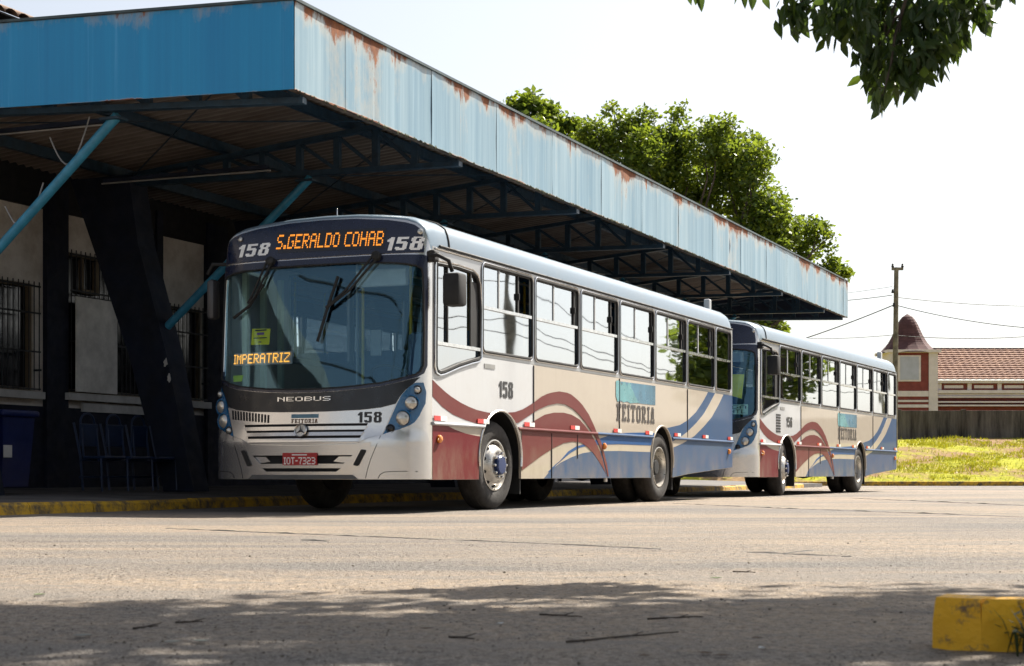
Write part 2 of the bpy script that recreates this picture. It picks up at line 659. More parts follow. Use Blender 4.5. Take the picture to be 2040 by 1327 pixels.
k = tag(empty('bank_kerb', (0, BANK_Y0, 0)), 'low faded yellow kerb at the foot of the grass bank', 'kerb')
for i in range(60):
    mm = MB().cbox(-25 + i * 1.5, -25 + i * 1.5 + 1.485, -0.22, -0.02 + 0.01 * (i % 3), 0, 0.15, 0.02)
    mm.build('kerb_stone', YEL, k)

# ================================================================== CANOPY
TC = R(23.67)
PO = Vector((-2.506, 18.58, 0))             # platform edge frame
CO = Vector((-2.278, 16.89, 0.037))         # near corner of the canopy
CS = 0.909                                  # the canopy and station frames are drawn 1.1 times too large
CRZ = R(90) - TC
CLEN, ZB, ZT = 29.7, 4.80, 5.81
SKEW = -0.158
canopy = tag(empty('station_canopy', CO, CRZ), 'long blue bus station canopy with rusty sheet metal fascia above the buses', 'canopy')
canopy.scale = (CS, CS, CS)


def fascia_mat(name, deep, faded, rust_amt):
    g = G(name, 0.45)
    co = g.n('TexCoord').outputs['Object']
    sep = g.n('SeparateXYZ', {'Vector': co})
    z = sep.outputs['Z']
    streak = g.noise(1.0, 5, 0.6, sc=(5.5, 5.5, 0.10))
    fine = g.noise(1.0, 4, 0.7, sc=(19, 19, 0.35))
    big = g.noise(0.8, 3, 0.5, sc=(1, 1, 0.25))
    k = g.math('ADD', g.math('MULTIPLY', g.ramp(streak, 0.3, 0.7), 0.65), g.math('MULTIPLY', g.ramp(fine, 0.3, 0.7), 0.35))
    c = g.mix(g.ramp(g.math('ADD', g.math('MULTIPLY', k, .7), g.math('MULTIPLY', g.ramp(big, .3, .7), .3)), 0.1, 0.85), deep, faded)
    # pale worn runs
    run = g.ramp(g.noise(1.0, 4, 0.7, sc=(9, 9, 0.16), loc=(4, 1, 0)), 0.60, 0.75, 0, 0.55)
    c = g.mix(run, c, tuple(min(1, x * 1.1 + 0.09) for x in faded))
    # rust: eats in from the top edge, with runs below it, and a little along the bottom edge
    top = g.ramp(z, ZT - 0.30, ZT, 0.0, 0.17)
    top2 = g.ramp(z, ZT - 1.0, ZT - 0.1, 0.0, 0.07)
    bot = g.ramp(z, ZB + 0.03, ZB, 0.0, 0.26)
    rn = g.noise(1.6, 6, 0.72, sc=(0.9, 0.9, 0.35))
    rn2 = g.noise(5, 6, 0.75, sc=(1.0, 1.0, 0.5))
    e = g.math('ADD', g.math('ADD', g.math('MULTIPLY', rn, 0.7), g.math('MULTIPLY', rn2, 0.3)), g.math('ADD', g.math('ADD', top, top2), bot))
    lf = g.noise(0.42, 2, 0.5, sc=(1, 1, 0.0), loc=(2.3, 0, 0))
    e = g.math('ADD', e, g.ramp(lf, 0.32, 0.68, -0.17, 0.055))
    thin = g.ramp(g.noise(1.0, 3, 0.7, sc=(7.5, 7.5, 0.22), loc=(9, 2, 0)), 0.62, 0.74, 0, 0.15)
    e = g.math('ADD', e, thin)
    r = g.ramp(e, rust_amt, rust_amt + 0.055)
    halo = g.ramp(e, rust_amt - 0.10, rust_amt, 0, 0.35)
    c = g.mix(halo, c, (0.50, 0.40, 0.27))
    rc = g.mix(g.ramp(rn2, 0.35, 0.65), (0.075, 0.022, 0.012), (0.26, 0.092, 0.032))
    c = g.mix(r, c, rc)
    g.col(c)
    g.rough(g.ramp(r, 0, 1, 0.42, 0.9))
    g.bump(g.math('ADD', g.noise(1.0, 3, 0.5, sc=(3, 3, 0.5)), g.math('MULTIPLY', r, 0.25)), 0.25, 0.03)
    return g.m


FA_SIDE = fascia_mat('faded_sunlit_blue_sheet', (0.085, 0.19, 0.27), (0.265, 0.37, 0.425), 0.635)  # same paint as the end; fading and sun glare both in the pale colour
FA_END = fascia_mat('shaded_blue_sheet', (0.001, 0.19, 0.44), (0.006, 0.27, 0.55), 0.745)  # shaded copy of the same paint, shade put into the deeper blue
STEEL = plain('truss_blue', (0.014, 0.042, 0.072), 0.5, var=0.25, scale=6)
STRUT = plain('strut_blue', (0.045, 0.26, 0.42), 0.4, var=0.15, scale=5)
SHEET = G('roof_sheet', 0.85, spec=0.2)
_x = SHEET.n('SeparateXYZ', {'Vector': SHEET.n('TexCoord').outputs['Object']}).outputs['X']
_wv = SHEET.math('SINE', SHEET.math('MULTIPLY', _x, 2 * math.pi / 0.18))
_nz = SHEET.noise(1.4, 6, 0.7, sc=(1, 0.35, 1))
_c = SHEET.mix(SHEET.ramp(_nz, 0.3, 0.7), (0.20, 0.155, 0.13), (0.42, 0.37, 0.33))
SHEET.col(SHEET.mix(SHEET.math('MULTIPLY', SHEET.ramp(_wv, -0.2, 0.9), SHEET.ramp(_nz, 0.3, 0.8, 0.85, 0.4)), _c, (0.10, 0.075, 0.06)))     # groove shading painted in as dark stripes along the waves
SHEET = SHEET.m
CAP = plain('cap_flashing', (0.05, 0.075, 0.08), 0.5, var=0.3)
NAVY = plain('navy_paint', (0.012, 0.020, 0.045), 0.6, var=0.25)
RUSTY = plain('flange_rust', (0.10, 0.07, 0.05), 0.9, var=0.4, scale=12)

# fascia along the road, sheet by sheet
x = 0.0
i = 0
while x < CLEN - 0.05:
    w = min(0.98 + 0.22 * random.random(), CLEN - x)
    if CLEN - (x + w) < 0.4:
        w = CLEN - x
    o_ = 0.004 * (i % 2) + random.uniform(0, 0.003)
    mm = MB()
    n = 5
    vs = []
    for j in range(n + 1):
        xx = x + w * j / n
        rib = 0.006 if j in (0, n) else random.uniform(-0.005, 0.004)
        for zz, ex in ((ZB + random.uniform(-.006, .006), 0), ((ZB + ZT) / 2, random.uniform(-.006, .004)), (ZT, 0)):
            vs.append((xx if 0 < j < n else xx + (0.0006 if j == 0 else -0.0006), -0.02 - o_ - rib - ex, zz))
    mm.add(vs, [(3 * j + a, 3 * j + 3 + a, 3 * j + 4 + a, 3 * j + 1 + a) for j in range(n) for a in range(2)])
    back = len(mm.v)
    mm.build('fascia_panel', FA_SIDE, canopy, smooth=True)
    x += w
    i += 1
MB().box(-0.03, CLEN + 0.03, -0.05, 0.10, ZT + 0.001, ZT + 0.035).build('top_flashing', CAP, canopy)
MB().box(0.02, CLEN - 0.02, -0.012, 0.0, ZB + 0.01, ZT - 0.002).build('fascia_backing', STEEL, canopy)
MB().box(0.03, CLEN - 0.03, 0.001, 0.08, ZB + 0.005, ZB + 0.03).build('bottom_flange', RUSTY, canopy)

# crusts of moss and paint flakes along the lower edge
V, F = [], []
rq = random.Random(3)
for q in range(420):
    tq = rq.uniform(0, CLEN) if q % 3 else rq.choice((6.5, 11.0, 15.2, 3.4, 19.0)) + rq.gauss(0, .8)
    if not 0 < tq < CLEN:
        continue
    sz = rq.uniform(.008, .028)
    o = len(V)
    for d in ((1, 0, 0), (0, 1, 0), (-1, 0, 0), (0, -1, 0), (0, 0, 1), (0, 0, -1)):
        V.append((tq + d[0] * sz * rq.uniform(.6, 1.3), -.03 + d[1] * .02, ZB - .004 + d[2] * sz * rq.uniform(.6, 1.4)))
    F += [tuple(o + j_ for j_ in f) for f in ((0, 1, 4), (1, 2, 4), (2, 3, 4), (3, 0, 4), (1, 0, 5), (2, 1, 5), (3, 2, 5), (0, 3, 5))]
cm = bpy.data.meshes.new('edge_crust')
cm.from_pydata(V, [], F)
finish(cm, plain('edge_crust', (0.13, 0.125, 0.075), 0.95, var=0.5, scale=9), False)
link('edge_crust', cm, canopy)['kind'] = 'stuff'

# fascia at the near end (skewed) and the far end
def endline(w, t0):
    return t0 + SKEW * w


for t0, nm, mt, sg in ((0.0, 'end_fascia_panel', FA_END, -1), (CLEN, 'far_fascia_panel', NAVY, 1)):
    w0 = 0.0
    while w0 < 9.5:
        w1 = w0 + 1.9
        mm = MB()
        a, b = endline(w0, t0), endline(w1, t0)
        d = sg * 0.02
        mm.add([(a, w0 + 0.003 - 0.02, ZB), (b, w1 - 0.003, ZB), (b, w1 - 0.003, ZT), (a, w0 + 0.003 - 0.02, ZT),
                (a + d, w0 + 0.003 - 0.02, ZB), (b + d, w1 - 0.003, ZB), (b + d, w1 - 0.003, ZT), (a + d, w0 + 0.003 - 0.02, ZT)],
               [(0, 1, 2, 3), (7, 6, 5, 4), (0, 4, 5, 1), (1, 5, 6, 2), (2, 6, 7, 3), (3, 7, 4, 0)])
        mm.build(nm, mt, canopy)
        w0 = w1
    a, b = endline(0, t0), endline(9.5, t0)
    MB().bar((a, -0.02, ZT + 0.02), (b, 9.5, ZT + 0.02), 0.10, 0.03).build('end_flashing', CAP, canopy)

# corrugated roof sheets: waves run inward, roof falls towards the wall
def roof_z(w):
    return 5.66 - 0.09 * w


x = -1.2
while x < CLEN - 0.1:
    mm = MB()
    n = 30
    wdt = 1.08
    vs = []
    for j in range(n + 1):
        xx = x + wdt * j / n
        dz = 0.028 * math.cos(2 * math.pi * xx / 0.18)
        if xx > CLEN - 0.05:
            xx = CLEN - 0.05
        for w in (0.13, 7.2):
            xs = max(xx, endline(w, 0) + 0.05) if x < 0.2 else xx
            vs.append((xs + (endline(w, 0) if xx > CLEN - 1.5 else 0), w, roof_z(w) + 0.06 + dz + 0.003 * (int(x) % 2)))
    mm.add(vs, [(2 * j, 2 * j + 2, 2 * j + 3, 2 * j + 1) for j in range(n)])
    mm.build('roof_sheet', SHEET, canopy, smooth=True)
    x += wdt - 0.03
# purlins
for w, t0 in ((0.62, 0.3), (1.78, 0.3), (3.86, 0.1), (5.9, -0.2)):
    MB().bar((t0, w, roof_z(w) - 0.07), (CLEN - 0.1, w, roof_z(w) - 0.07), 0.09, 0.15).build('purlin', STEEL, canopy)

# trusses
NODES = [0.10 + 0.63 * k for k in range(10)]
TRUSS_T = [0.30] + [4.5 * k for k in range(1, 7)] + [CLEN - 0.4]
for ti, t in enumerate(TRUSS_T):
    sk = SKEW if ti in (0, len(TRUSS_T) - 1) else 0.0
    P = lambda w, z: (t + sk * w, w, z)
    tr = empty('truss', (0, 0, 0), 0, canopy)
    zb = lambda w: 4.735 + 0.02 * w
    zt = lambda w: roof_z(w) - 0.18
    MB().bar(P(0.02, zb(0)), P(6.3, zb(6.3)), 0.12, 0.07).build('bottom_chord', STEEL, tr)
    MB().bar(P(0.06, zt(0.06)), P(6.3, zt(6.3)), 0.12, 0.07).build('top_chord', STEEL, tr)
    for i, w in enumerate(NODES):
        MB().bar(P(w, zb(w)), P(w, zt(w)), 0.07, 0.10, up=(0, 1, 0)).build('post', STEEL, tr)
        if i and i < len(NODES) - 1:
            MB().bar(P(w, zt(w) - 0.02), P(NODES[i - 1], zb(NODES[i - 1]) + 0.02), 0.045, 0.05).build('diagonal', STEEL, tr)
# sway rods in the roof plane
for ti in range(len(TRUSS_T) - 1):
    t0, t1 = TRUSS_T[ti], TRUSS_T[ti + 1]
    for a, b in ((0.7, 5.6), (5.6, 0.7)):
        MB().tube([(t0, a, roof_z(a) - 0.20), (t1, b, roof_z(b) - 0.20)], 0.011, 6).build('sway_rod', STEEL, canopy)

# leaning pillars and struts on each frame
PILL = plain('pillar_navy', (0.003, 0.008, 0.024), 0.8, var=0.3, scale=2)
for t in [0.0] + [4.5 * k for k in range(1, 7)]:
    mm = MB()
    a, b = (t, 4.60, 0.14), (t, 6.05, 4.95)
    d = 0.27
    vs = []
    for (tt, w, z), hw, hd in ((a, 0.27, 0.20), ((t, 5.15, 2.2), 0.34, 0.22), ((t, 5.75, 3.9), 0.42, 0.22), (b, 0.55, 0.22)):
        vs += [(tt - hd, w - hw, z), (tt + hd, w - hw, z), (tt + hd, w + hw, z), (tt - hd, w + hw, z)]
    fs = [(0, 3, 2, 1), (12, 13, 14, 15)]
    for q in range(3):
        for e in range(4):
            fs.append((q * 4 + e, q * 4 + (e + 1) % 4, q * 4 + 4 + (e + 1) % 4, q * 4 + 4 + e))
    mm.add(vs, fs)
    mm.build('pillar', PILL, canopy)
    MB().tube([(t, 4.95, 2.64), (t, 2.44, 4.72)], 0.062, 12).build('strut', STRUT, canopy, smooth=True)
    MB().box(t - 0.10, t + 0.10, 2.36, 2.64, 4.66, 4.69).build('strut_plate', STEEL, canopy)

# fluorescent battens, unlit, and slack cables under the roof
TUBE = plain('lamp_tube', (0.40, 0.39, 0.37), 0.4, var=0.05)
for t, w0, w1, z in ((4.15, 2.9, 5.9, 4.80), (0.9, 3.2, 5.3, 4.86), (0.9, 5.5, 6.6, 4.80), (13.1, 2.9, 5.9, 4.80)):
    MB().tube([(t, w0, z), (t, w1, z + 0.02)], 0.012, 8).build('lamp_tube', TUBE, canopy, smooth=True)
    MB().box(t - 0.04, t + 0.04, w0 + 0.05, w1 - 0.05, z + 0.03, z + 0.08).build('lamp_batten', NAVY, canopy)
CABLE = plain('pale_cable', (0.30, 0.30, 0.30), 0.6)
for (w0, z0, w1, z1, sag) in ((3.5, 4.55, 2.9, 4.75, 0.45), (4.2, 3.75, 3.6, 4.0, 0.40)):
    pts = []
    for q in range(11):
        k = q / 10
        pts.append((0.05, w0 + (w1 - w0) * k, z0 + (z1 - z0) * k - sag * math.sin(math.pi * k)))
    MB().tube(pts, 0.010, 6).build('slack_cable', CABLE, canopy, smooth=True)

# ================================================================== PLATFORM
def kerb_w(t):
    return 1.24 + (0.0 if t < -1 else min(0.05, 0.05 * (t + 1)))


PLAT = plain('platform_floor', (0.12, 0.11, 0.105), 0.8, var=0.3, scale=1.2, bump=0.3, bscale=20)
m = MB()
ts = [-16 + i for i in range(50)]
vs = []
for t in ts:
    vs += [(t, kerb_w(t) + 0.155, 0.0), (t, kerb_w(t) + 0.155, 0.112), (t, 5.7, 0.215)]
m.add(vs, [(3 * i + a, 3 * i + 3 + a, 3 * i + 4 + a, 3 * i + 1 + a) for i in range(len(ts) - 1) for a in range(2)])
plat = tag(m.build('platform', PLAT), kind='structure')
plat.location = PO
plat.rotation_euler = (0, 0, CRZ)
pk = tag(empty('platform_kerb', PO, CRZ), 'worn yellow painted kerb along the dark platform edge at left', 'kerb')
for i in range(46):
    t = -16 + i
    a, b = kerb_w(t), kerb_w(t + 1)
    mm = MB()
    z = 0.115 + random.uniform(-.006, .006)
    q = 0.012
    j = random.uniform(-.008, .008)
    vs = []
    for tt, ww in ((t + 0.006, a + j), (t + 0.994, b + j)):
        vs += [(tt, ww - 0.012, 0), (tt, ww, z - 0.03), (tt, ww + 0.03, z), (tt, ww + 0.15, z), (tt, ww + 0.15, 0)]
    mm.add(vs, [(0, 1, 2, 3, 4), (9, 8, 7, 6, 5), (0, 5, 6, 1), (1, 6, 7, 2), (2, 7, 8, 3), (3, 8, 9, 4), (4, 9, 5, 0)])
    mm.build('kerb_stone', YEL, pk)

# ================================================================== STATION BUILDING
PLASTER = G('old_white_plaster', 0.9)
_f = PLASTER.noise(1.6, 6, 0.7)
PLASTER.col(PLASTER.mix(PLASTER.ramp(_f, 0.42, 0.7), (0.74, 0.69, 0.63), (0.45, 0.39, 0.33)))
PLASTER = PLASTER.m
DADO = plain('navy_dado', (0.003, 0.006, 0.02), 0.8, var=0.25)
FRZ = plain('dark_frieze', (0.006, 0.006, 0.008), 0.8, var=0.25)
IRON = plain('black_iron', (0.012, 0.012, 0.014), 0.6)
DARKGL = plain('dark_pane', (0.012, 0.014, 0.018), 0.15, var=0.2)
SILL = plain('white_sill', (0.55, 0.54, 0.52), 0.7)
BOARD = plain('white_board', (0.66, 0.64, 0.60), 0.6, var=0.15)
WOOD = plain('pale_wood', (0.20, 0.15, 0.09), 0.7)
sb = tag(empty('station_building', CO, CRZ), 'white walled station building with barred windows under the canopy', 'building')
sb.scale = (CS, CS, CS)
WW = 7.0
wallf = lambda t, z: ((t, WW, z), (0, -1, 0))
wins = [(1.9, 3.90, 1.68, 3.32), (4.66, 6.86, 1.70, 3.92), (7.28, 8.38, 1.70, 3.33), (10.2, 12.2, 1.70, 3.33), (14.2, 16.2, 1.70, 3.33),
        (18.2, 20.2, 1.7, 3.33), (22.2, 24.2, 1.7, 3.33)]
hl = [[(a, c), (b, c), (b, d), (a, d)] for a, b, c, d in wins]
patch('wall', [(-14, 1.45), (31, 1.45), (31, 4.5), (-14, 4.5)], wallf, PLASTER, sb, hl, 0, 0.14, 0)
MB().box(-14, 31, WW - 0.03, WW + 0.16, 0.16, 1.448).build('dado', DADO, sb)
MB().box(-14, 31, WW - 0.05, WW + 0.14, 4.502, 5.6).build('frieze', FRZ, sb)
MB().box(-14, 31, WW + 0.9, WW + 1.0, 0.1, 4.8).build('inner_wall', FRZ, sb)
for a, b in ((4.12, 4.63), (6.95, 7.12), (8.45, 9.1), (12.9, 13.4), (17.4, 17.9), (21.4, 21.9), (25.4, 25.9), (-0.4, 0.1), (-4.9, -4.4)):
    MB().box(a, b, WW - 0.09, WW - 0.004, 0.17, 4.9).build('pier', DADO, sb)
for a, b, c, d in wins:
    w = empty('window', (0, 0, 0), 0, sb)
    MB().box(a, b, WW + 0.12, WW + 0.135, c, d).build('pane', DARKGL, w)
    fr = MB()
    fr.box(a, a + 0.05, WW + 0.03, WW + 0.11, c, d).box(b - 0.05, b, WW + 0.03, WW + 0.11, c, d)
    fr.box(a + 0.051, b - 0.051, WW + 0.03, WW + 0.11, d - 0.05, d).box(a + 0.051, b - 0.051, WW + 0.03, WW + 0.11, c, c + 0.05)
    fr.build('frame', WOOD, w)
    n = max(6, int((b - a) / 0.115))
    for i in range(n + 1):
        xx = a + (b - a) * i / n
        MB().tube([(xx, WW - 0.12, c), (xx, WW - 0.12, d + 0.02)], 0.010, 6).build('bar', IRON, w)
    for zz in (c + 0.02, c + (d - c) * 0.36, c + (d - c) * 0.72, d - 0.05):
        MB().box(a - 0.02, b + 0.02, WW - 0.135, WW - 0.105, zz - 0.012, zz + 0.012).build('cross_rail', IRON, w)
    MB().box(a - 0.12, b + 0.08, WW - 0.17, WW - 0.004, c - 0.13, c - 0.02).build('sill', SILL, w)
    for sx in (a - 0.02, b + 0.02):
        MB().box(sx - 0.015, sx + 0.015, WW - 0.135, WW - 0.002, c + 0.3, c + 0.33).build('bracket', IRON, w)
MB().box(5.0, 7.0, WW - 0.075, WW - 0.032, 1.40, 1.545).build('white_band', SILL, sb)
MB().box(5.1, 5.14, WW + 0.02, WW + 0.10, 3.30, 3.85).build('sash_rail', WOOD, sb)
MB().box(5.45, 5.53, WW + 0.02, WW + 0.10, 3.30, 3.85).build('sash_rail', WOOD, sb)
MB().box(5.145, 5.445, WW + 0.02, WW + 0.10, 3.30, 3.37).build('sash_rail', WOOD, sb)
bd = tag(MB().cbox(4.66, 5.69, WW - 0.22, WW - 0.19, 1.70, 3.20, 0.006).build('notice_board', BOARD), 'blank white panel fixed over the barred window behind the pillar', 'panel')
bd.location = CO
bd.scale = (CS, CS, CS)
bd.rotation_euler = (0, 0, CRZ)
# tiled roof of the station showing above the canopy at top left
TILE = plain('old_clay_tile', (0.24, 0.155, 0.105), 0.85, var=0.35, scale=3, bump=0.4, bscale=15)
rf = empty('roof', (0, 0, 0), 0, sb)
# barrel tile rows on the slope that rises away from the canopy; the verge is the edge seen against the sky
VT = 5.95                                   # verge position along the building
for i in range(30):
    xx = VT - 0.30 * (i + 1)
    mm = MB()
    n = 6
    vs = []
    for q in range(2):
        w, z = (7.5, 7.53) if q == 0 else (14.0, 10.28)
        for j in range(n + 1):
            a = math.pi * j / n
            vs.append((xx + 0.15 - 0.15 * math.cos(a), w, z + 0.10 * math.sin(a)))
    mm.add(vs, [(j, j + 1, j + n + 2, j + n + 1) for j in range(n)])
    mm.build('tile_row', TILE, rf, smooth=True)
MB().add([(VT - 9.1, 7.45, 7.48), (VT + .03, 7.45, 7.48), (VT + .03, 14.0, 10.26), (VT - 9.1, 14.0, 10.26), (VT - 9.1, 20.5, 7.48), (VT + .03, 20.5, 7.48)],
         [(0, 1, 2, 3), (3, 2, 5, 4), (1, 5, 2)]).build('roof_deck', FRZ, rf)
MB().box(VT - 9, VT - .3, 7.8, 20.2, 6.26, 7.5).build('clerestory_wall', PLASTER, sb)
MB().box(-14, 31, WW + 0.2, WW + 12.4, 5.605, 6.25).build('upper_wall', PLASTER, sb)

# row of three blue steel chairs
BLUEFR = plain('chair_blue', (0.006, 0.022, 0.07), 0.4, var=0.15)
bench = tag(empty('waiting_bench', CO, CRZ), 'row of three dark blue tubular waiting seats left of the leaning pillar', 'bench')
bench.scale = (CS, CS, CS)
for i in range(3):
    t0 = 2.55 + i * 0.59
    st = empty('seat_unit', (0, 0, 0), 0, bench)
    MB().cbox(t0 + 0.04, t0 + 0.50, 4.62, 5.02, 0.62, 0.66, 0.012).build('seat', BLUEFR, st)
    MB().cbox(t0 + 0.07, t0 + 0.47, 5.08, 5.11, 0.80, 1.12, 0.010).build('backrest', BLUEFR, st)
    arc = [(t0 + 0.10, 5.05, 0.66), (t0 + 0.11, 5.10, 1.12)]
    for q in range(9):
        a = math.pi * (1 - q / 8)
        arc.append((t0 + 0.27 + 0.155 * math.cos(a), 5.12, 1.14 + 0.13 * math.sin(a)))
    arc += [(t0 + 0.43, 5.10, 1.12), (t0 + 0.44, 5.05, 0.66)]
    MB().tube(arc, 0.016, 8).build('back_hoop', BLUEFR, st, smooth=True)
for i in range(4):
    t0 = 2.55 + i * 0.59 - 0.03
    MB().tube([(t0, 5.12, 1.13), (t0 + 0.02, 5.02, 0.66), (t0 + 0.03, 4.98, 0.17)], 0.018, 8).build('leg', BLUEFR, bench, smooth=True)
    MB().tube([(t0 + 0.02, 4.66, 0.63), (t0 + 0.02, 4.64, 0.16)], 0.016, 8).build('leg', BLUEFR, bench, smooth=True)
for w, z in ((4.68, 0.60), (4.98, 0.60), (5.0, 0.36)):
    MB().tube([(2.5, w, z), (4.36, w, z)], 0.016, 8).build('rail', BLUEFR, bench, smooth=True)

# blue wheeled bin
BIN = plain('bin_blue', (0.004, 0.012, 0.08), 0.4, var=0.12)
bn = tag(empty('wheeled_bin', CO, CRZ), 'dark blue wheeled rubbish bin at the left edge on the platform', 'bin')
bn.scale = (CS, CS, CS)
mm = MB()
vs = []
for z, a in ((0.24, 0.25), (1.15, 0.31)):
    vs += [(0.88 - a, 5.0 - a, z), (0.88 + a, 5.0 - a, z), (0.88 + a, 5.0 + a, z), (0.88 - a, 5.0 + a, z)]
mm.add(vs, [(0, 3, 2, 1), (4, 5, 6, 7), (0, 1, 5, 4), (1, 2, 6, 5), (2, 3, 7, 6), (3, 0, 4, 7)])
mm.build('body', BIN, bn)
MB().cbox(0.52, 1.24, 4.64, 5.36, 1.152, 1.24, 0.03).build('lid', BIN, bn)
for sx in (0.62, 1.14):
    MB().lathe([(0.02, -0.025), (0.09, -0.025), (0.10, 0), (0.09, 0.025), (0.02, 0.025)], (sx, 5.30, 0.26), (1, 0, 0), 16).build('wheel', IRON, bn, smooth=True)
MB().box(0.60, 0.76, 4.700, 4.706, 0.62, 0.78).build('white_emblem', SILL, bn)
# torn notices on the leaning pillar
for nm, dt, w, z, hx, hz, lab in (('torn_notice', 0, 4.82, 2.08, 0.045, 0.07, 'upper torn white paper scrap on the leaning dark pillar'),
                                  ('torn_notice', 0, 4.76, 1.84, 0.035, 0.075, 'lower torn white paper scrap on the leaning dark pillar')):
    mm = MB()
    pts = []
    for q in range(14):
        a = 2 * math.pi * q / 14
        r_ = random.uniform(0.55, 1.1)
        pts.append((hx * r_ * math.cos(a), hz * r_ * math.sin(a)))
    face_t = 4.5 - 0.222
    mm.prism(pts, lambda a, b, c: (face_t - c, w + a * 1.0, z + b), 0.004)
    o = mm.build(nm, SILL)
    o.location = CO
    o.scale = (CS, CS, CS)
    o.rotation_euler = (0, 0, CRZ)
    tag(o, lab, 'paper', 'torn paper scraps on the pillar')

# ================================================================== BUSES
NZ = [.30, .75, .85, 1.29, 2.57, 2.95, 3.12]
NS = [-.52, -.53, -.50, -.47, -.29, -.18, -.09]
RY = [0, .4, .8, 1.0, 1.12, 1.2, 1.235, 1.25]
RZ_ = [3.17, 3.16, 3.125, 3.095, 3.055, 2.99, 2.90, 2.775]
PEXP = 2.7


def nose(z):
    return interp(z, NZ, NS)


def fs(y, z):
    n = nose(z)
    a = min(abs(y) / 1.25, 1.0)
    return n - n * (1 - max(0.0, 1 - a ** PEXP) ** (1 / PEXP))


def fm(y, z):
    """front of the bus: lateral y, height z -> point and outward normal"""
    yc = max(-1.2485, min(1.2485, y))
    e = 0.0012
    dy = (fs(yc + e, z) - fs(yc - e, z)) / (2 * e)
    dz = (fs(yc, z + .01) - fs(yc, z - .01)) / .02
    n = Vector((-1, dy, dz)).normalized()
    return Vector((fs(y, z), y, z)), n


def fmr(a, z):
    """the same, read from left to right as seen from in front"""
    return fm(-a, z)


def near(x, z):
    return Vector((x, -1.25, z)), Vector((0, -1, 0))


def far(x, z):
    return Vector((x, 1.25, z)), Vector((0, 1, 0))


def roofz(y):
    return interp(abs(y), RY, RZ_)


FLINES = [s * v for v in (1.12, 1.17, 1.205, 1.225, 1.238, 1.246) for s in (-1, 1)]


def mir(half):
    """half outline for y >= 0 (top centre to bottom centre) closed by its mirror image"""
    return [(y, z) for y, z in half] + [(-y, z) for y, z in reversed(half) if abs(y) > 1e-6]


def arch(cx, hw, zc, hz, a0, a1, n=14):
    return [(cx + hw * math.cos(R(a0 + (a1 - a0) * i / n)), zc + hz * math.sin(R(a0 + (a1 - a0) * i / n))) for i in range(n + 1)]


A1, A2, REAR = 1.71, 7.36, 10.95
WS_HALF = [(0, 2.60), (.5, 2.60), (.9, 2.585), (1.05, 2.57), (1.15, 2.55), (1.195, 2.52), (1.205, 2.46), (1.215, 2.2), (1.222, 1.87), (1.222, 1.52), (1.205, 1.46),
           (1.17, 1.425), (1.02, 1.375), (.86, 1.337), (.62, 1.312), (.43, 1.296), (.2, 1.288), (0, 1.285)]
BAYS = [(1.22, 2.60), (2.70, 4.06), (4.17, 5.49), (5.60, 6.97), (7.07, 8.45), (8.555, 9.91), (10.02, 10.83)]
OPENG = [0.38, 0.10, 0.22, 0.05, 0.16, 0.18, 0.10]


def rrect(x0, x1, z0, z1, r, n=4):
    pts = []
    for cx, cz, a in ((x1 - r, z0 + r, -90), (x1 - r, z1 - r, 0), (x0 + r, z1 - r, 90), (x0 + r, z0 + r, 180)):
        for i in range(n + 1):
            t = R(a + 90 * i / n)
            pts.append((cx + r * math.cos(t), cz + r * math.sin(t)))
    return pts


def inset(poly, d):
    n = len(poly)
    out = []
    area = sum(poly[i][0] * poly[(i + 1) % n][1] - poly[(i + 1) % n][0] * poly[i][1] for i in range(n))
    sg = 1 if area > 0 else -1
    for i in range(n):
        p, q, r = Vector(poly[i - 1]), Vector(poly[i]), Vector(poly[(i + 1) % n])
        a, b = (q - p), (r - q)
        if a.length < 1e-6 or b.length < 1e-6:
            out.append(tuple(q))
            continue
        a.normalize(); b.normalize()
        na, nb = Vector((-a.y, a.x)), Vector((-b.y, b.x))
        k = na + nb
        k = k / max(0.3, k.length_squared / 2) if k.length > 1e-4 else na
        out.append(tuple(q + k * d * sg))
    return out


SILV = busfilm('silver_paint', (0.66, 0.645, 0.63), 0.24, 0.9, 0.6)
WHITEP = busfilm('white_paint', (0.50, 0.51, 0.52))
CREAM = busfilm('cream_paint', (0.42, 0.365, 0.295))
ROOFP = busfilm('roof_paint', (0.13, 0.185, 0.235), 0.4, 0.1, 0.5)
BAND = busfilm('window_band_grey', (0.34, 0.35, 0.36), 0.35, 0.4, 0.3)
NAVYP = plain('gloss_navy', (0.006, 0.010, 0.034), 0.25, coat=0.2, var=0.1)
BLK = plain('gloss_black', (0.004, 0.005, 0.009), 0.3, coat=0.1, var=0.1)
RUB = plain('black_rubber', (0.012, 0.012, 0.012), 0.7, var=0.2)
CHAS = plain('chassis_black', (0.008, 0.008, 0.009), 0.9, var=0.3)
BROWN = busfilm('stripe_brown', (0.135, 0.024, 0.022), 0.5, 0, 0.12)
DRED = busfilm('stripe_dark_red', (0.125, 0.002, 0.008), 0.5, 0, 0.15)
BLUE1 = busfilm('stripe_blue', (0.028, 0.072, 0.160), 0.5, 0, 0.2)
BLUE2 = busfilm('stripe_deep_blue', (0.006, 0.070, 0.22), 0.5, 0, 0.15)
HLB = plain('lamp_blue', (0.002, 0.095, 0.24), 0.2, coat=0.8, var=0.15, scale=6)
CHROME = plain('chrome', (0.62, 0.62, 0.62), 0.14, metal=1.0, var=0.1, scale=8)
RIMM = plain('rim_steel', (0.60, 0.57, 0.52), 0.32, metal=0.7, var=0.18, scale=9)
TYRE = plain('tyre_rubber', (0.030, 0.026, 0.023), 0.85, var=0.3, scale=6, bump=0.3, bscale=40)
RED = plain('reflector_red', (0.60, 0.012, 0.012), 0.25, coat=0.5)
WHT = plain('reflector_white', (0.80, 0.80, 0.78), 0.3, coat=0.5, var=0.05)
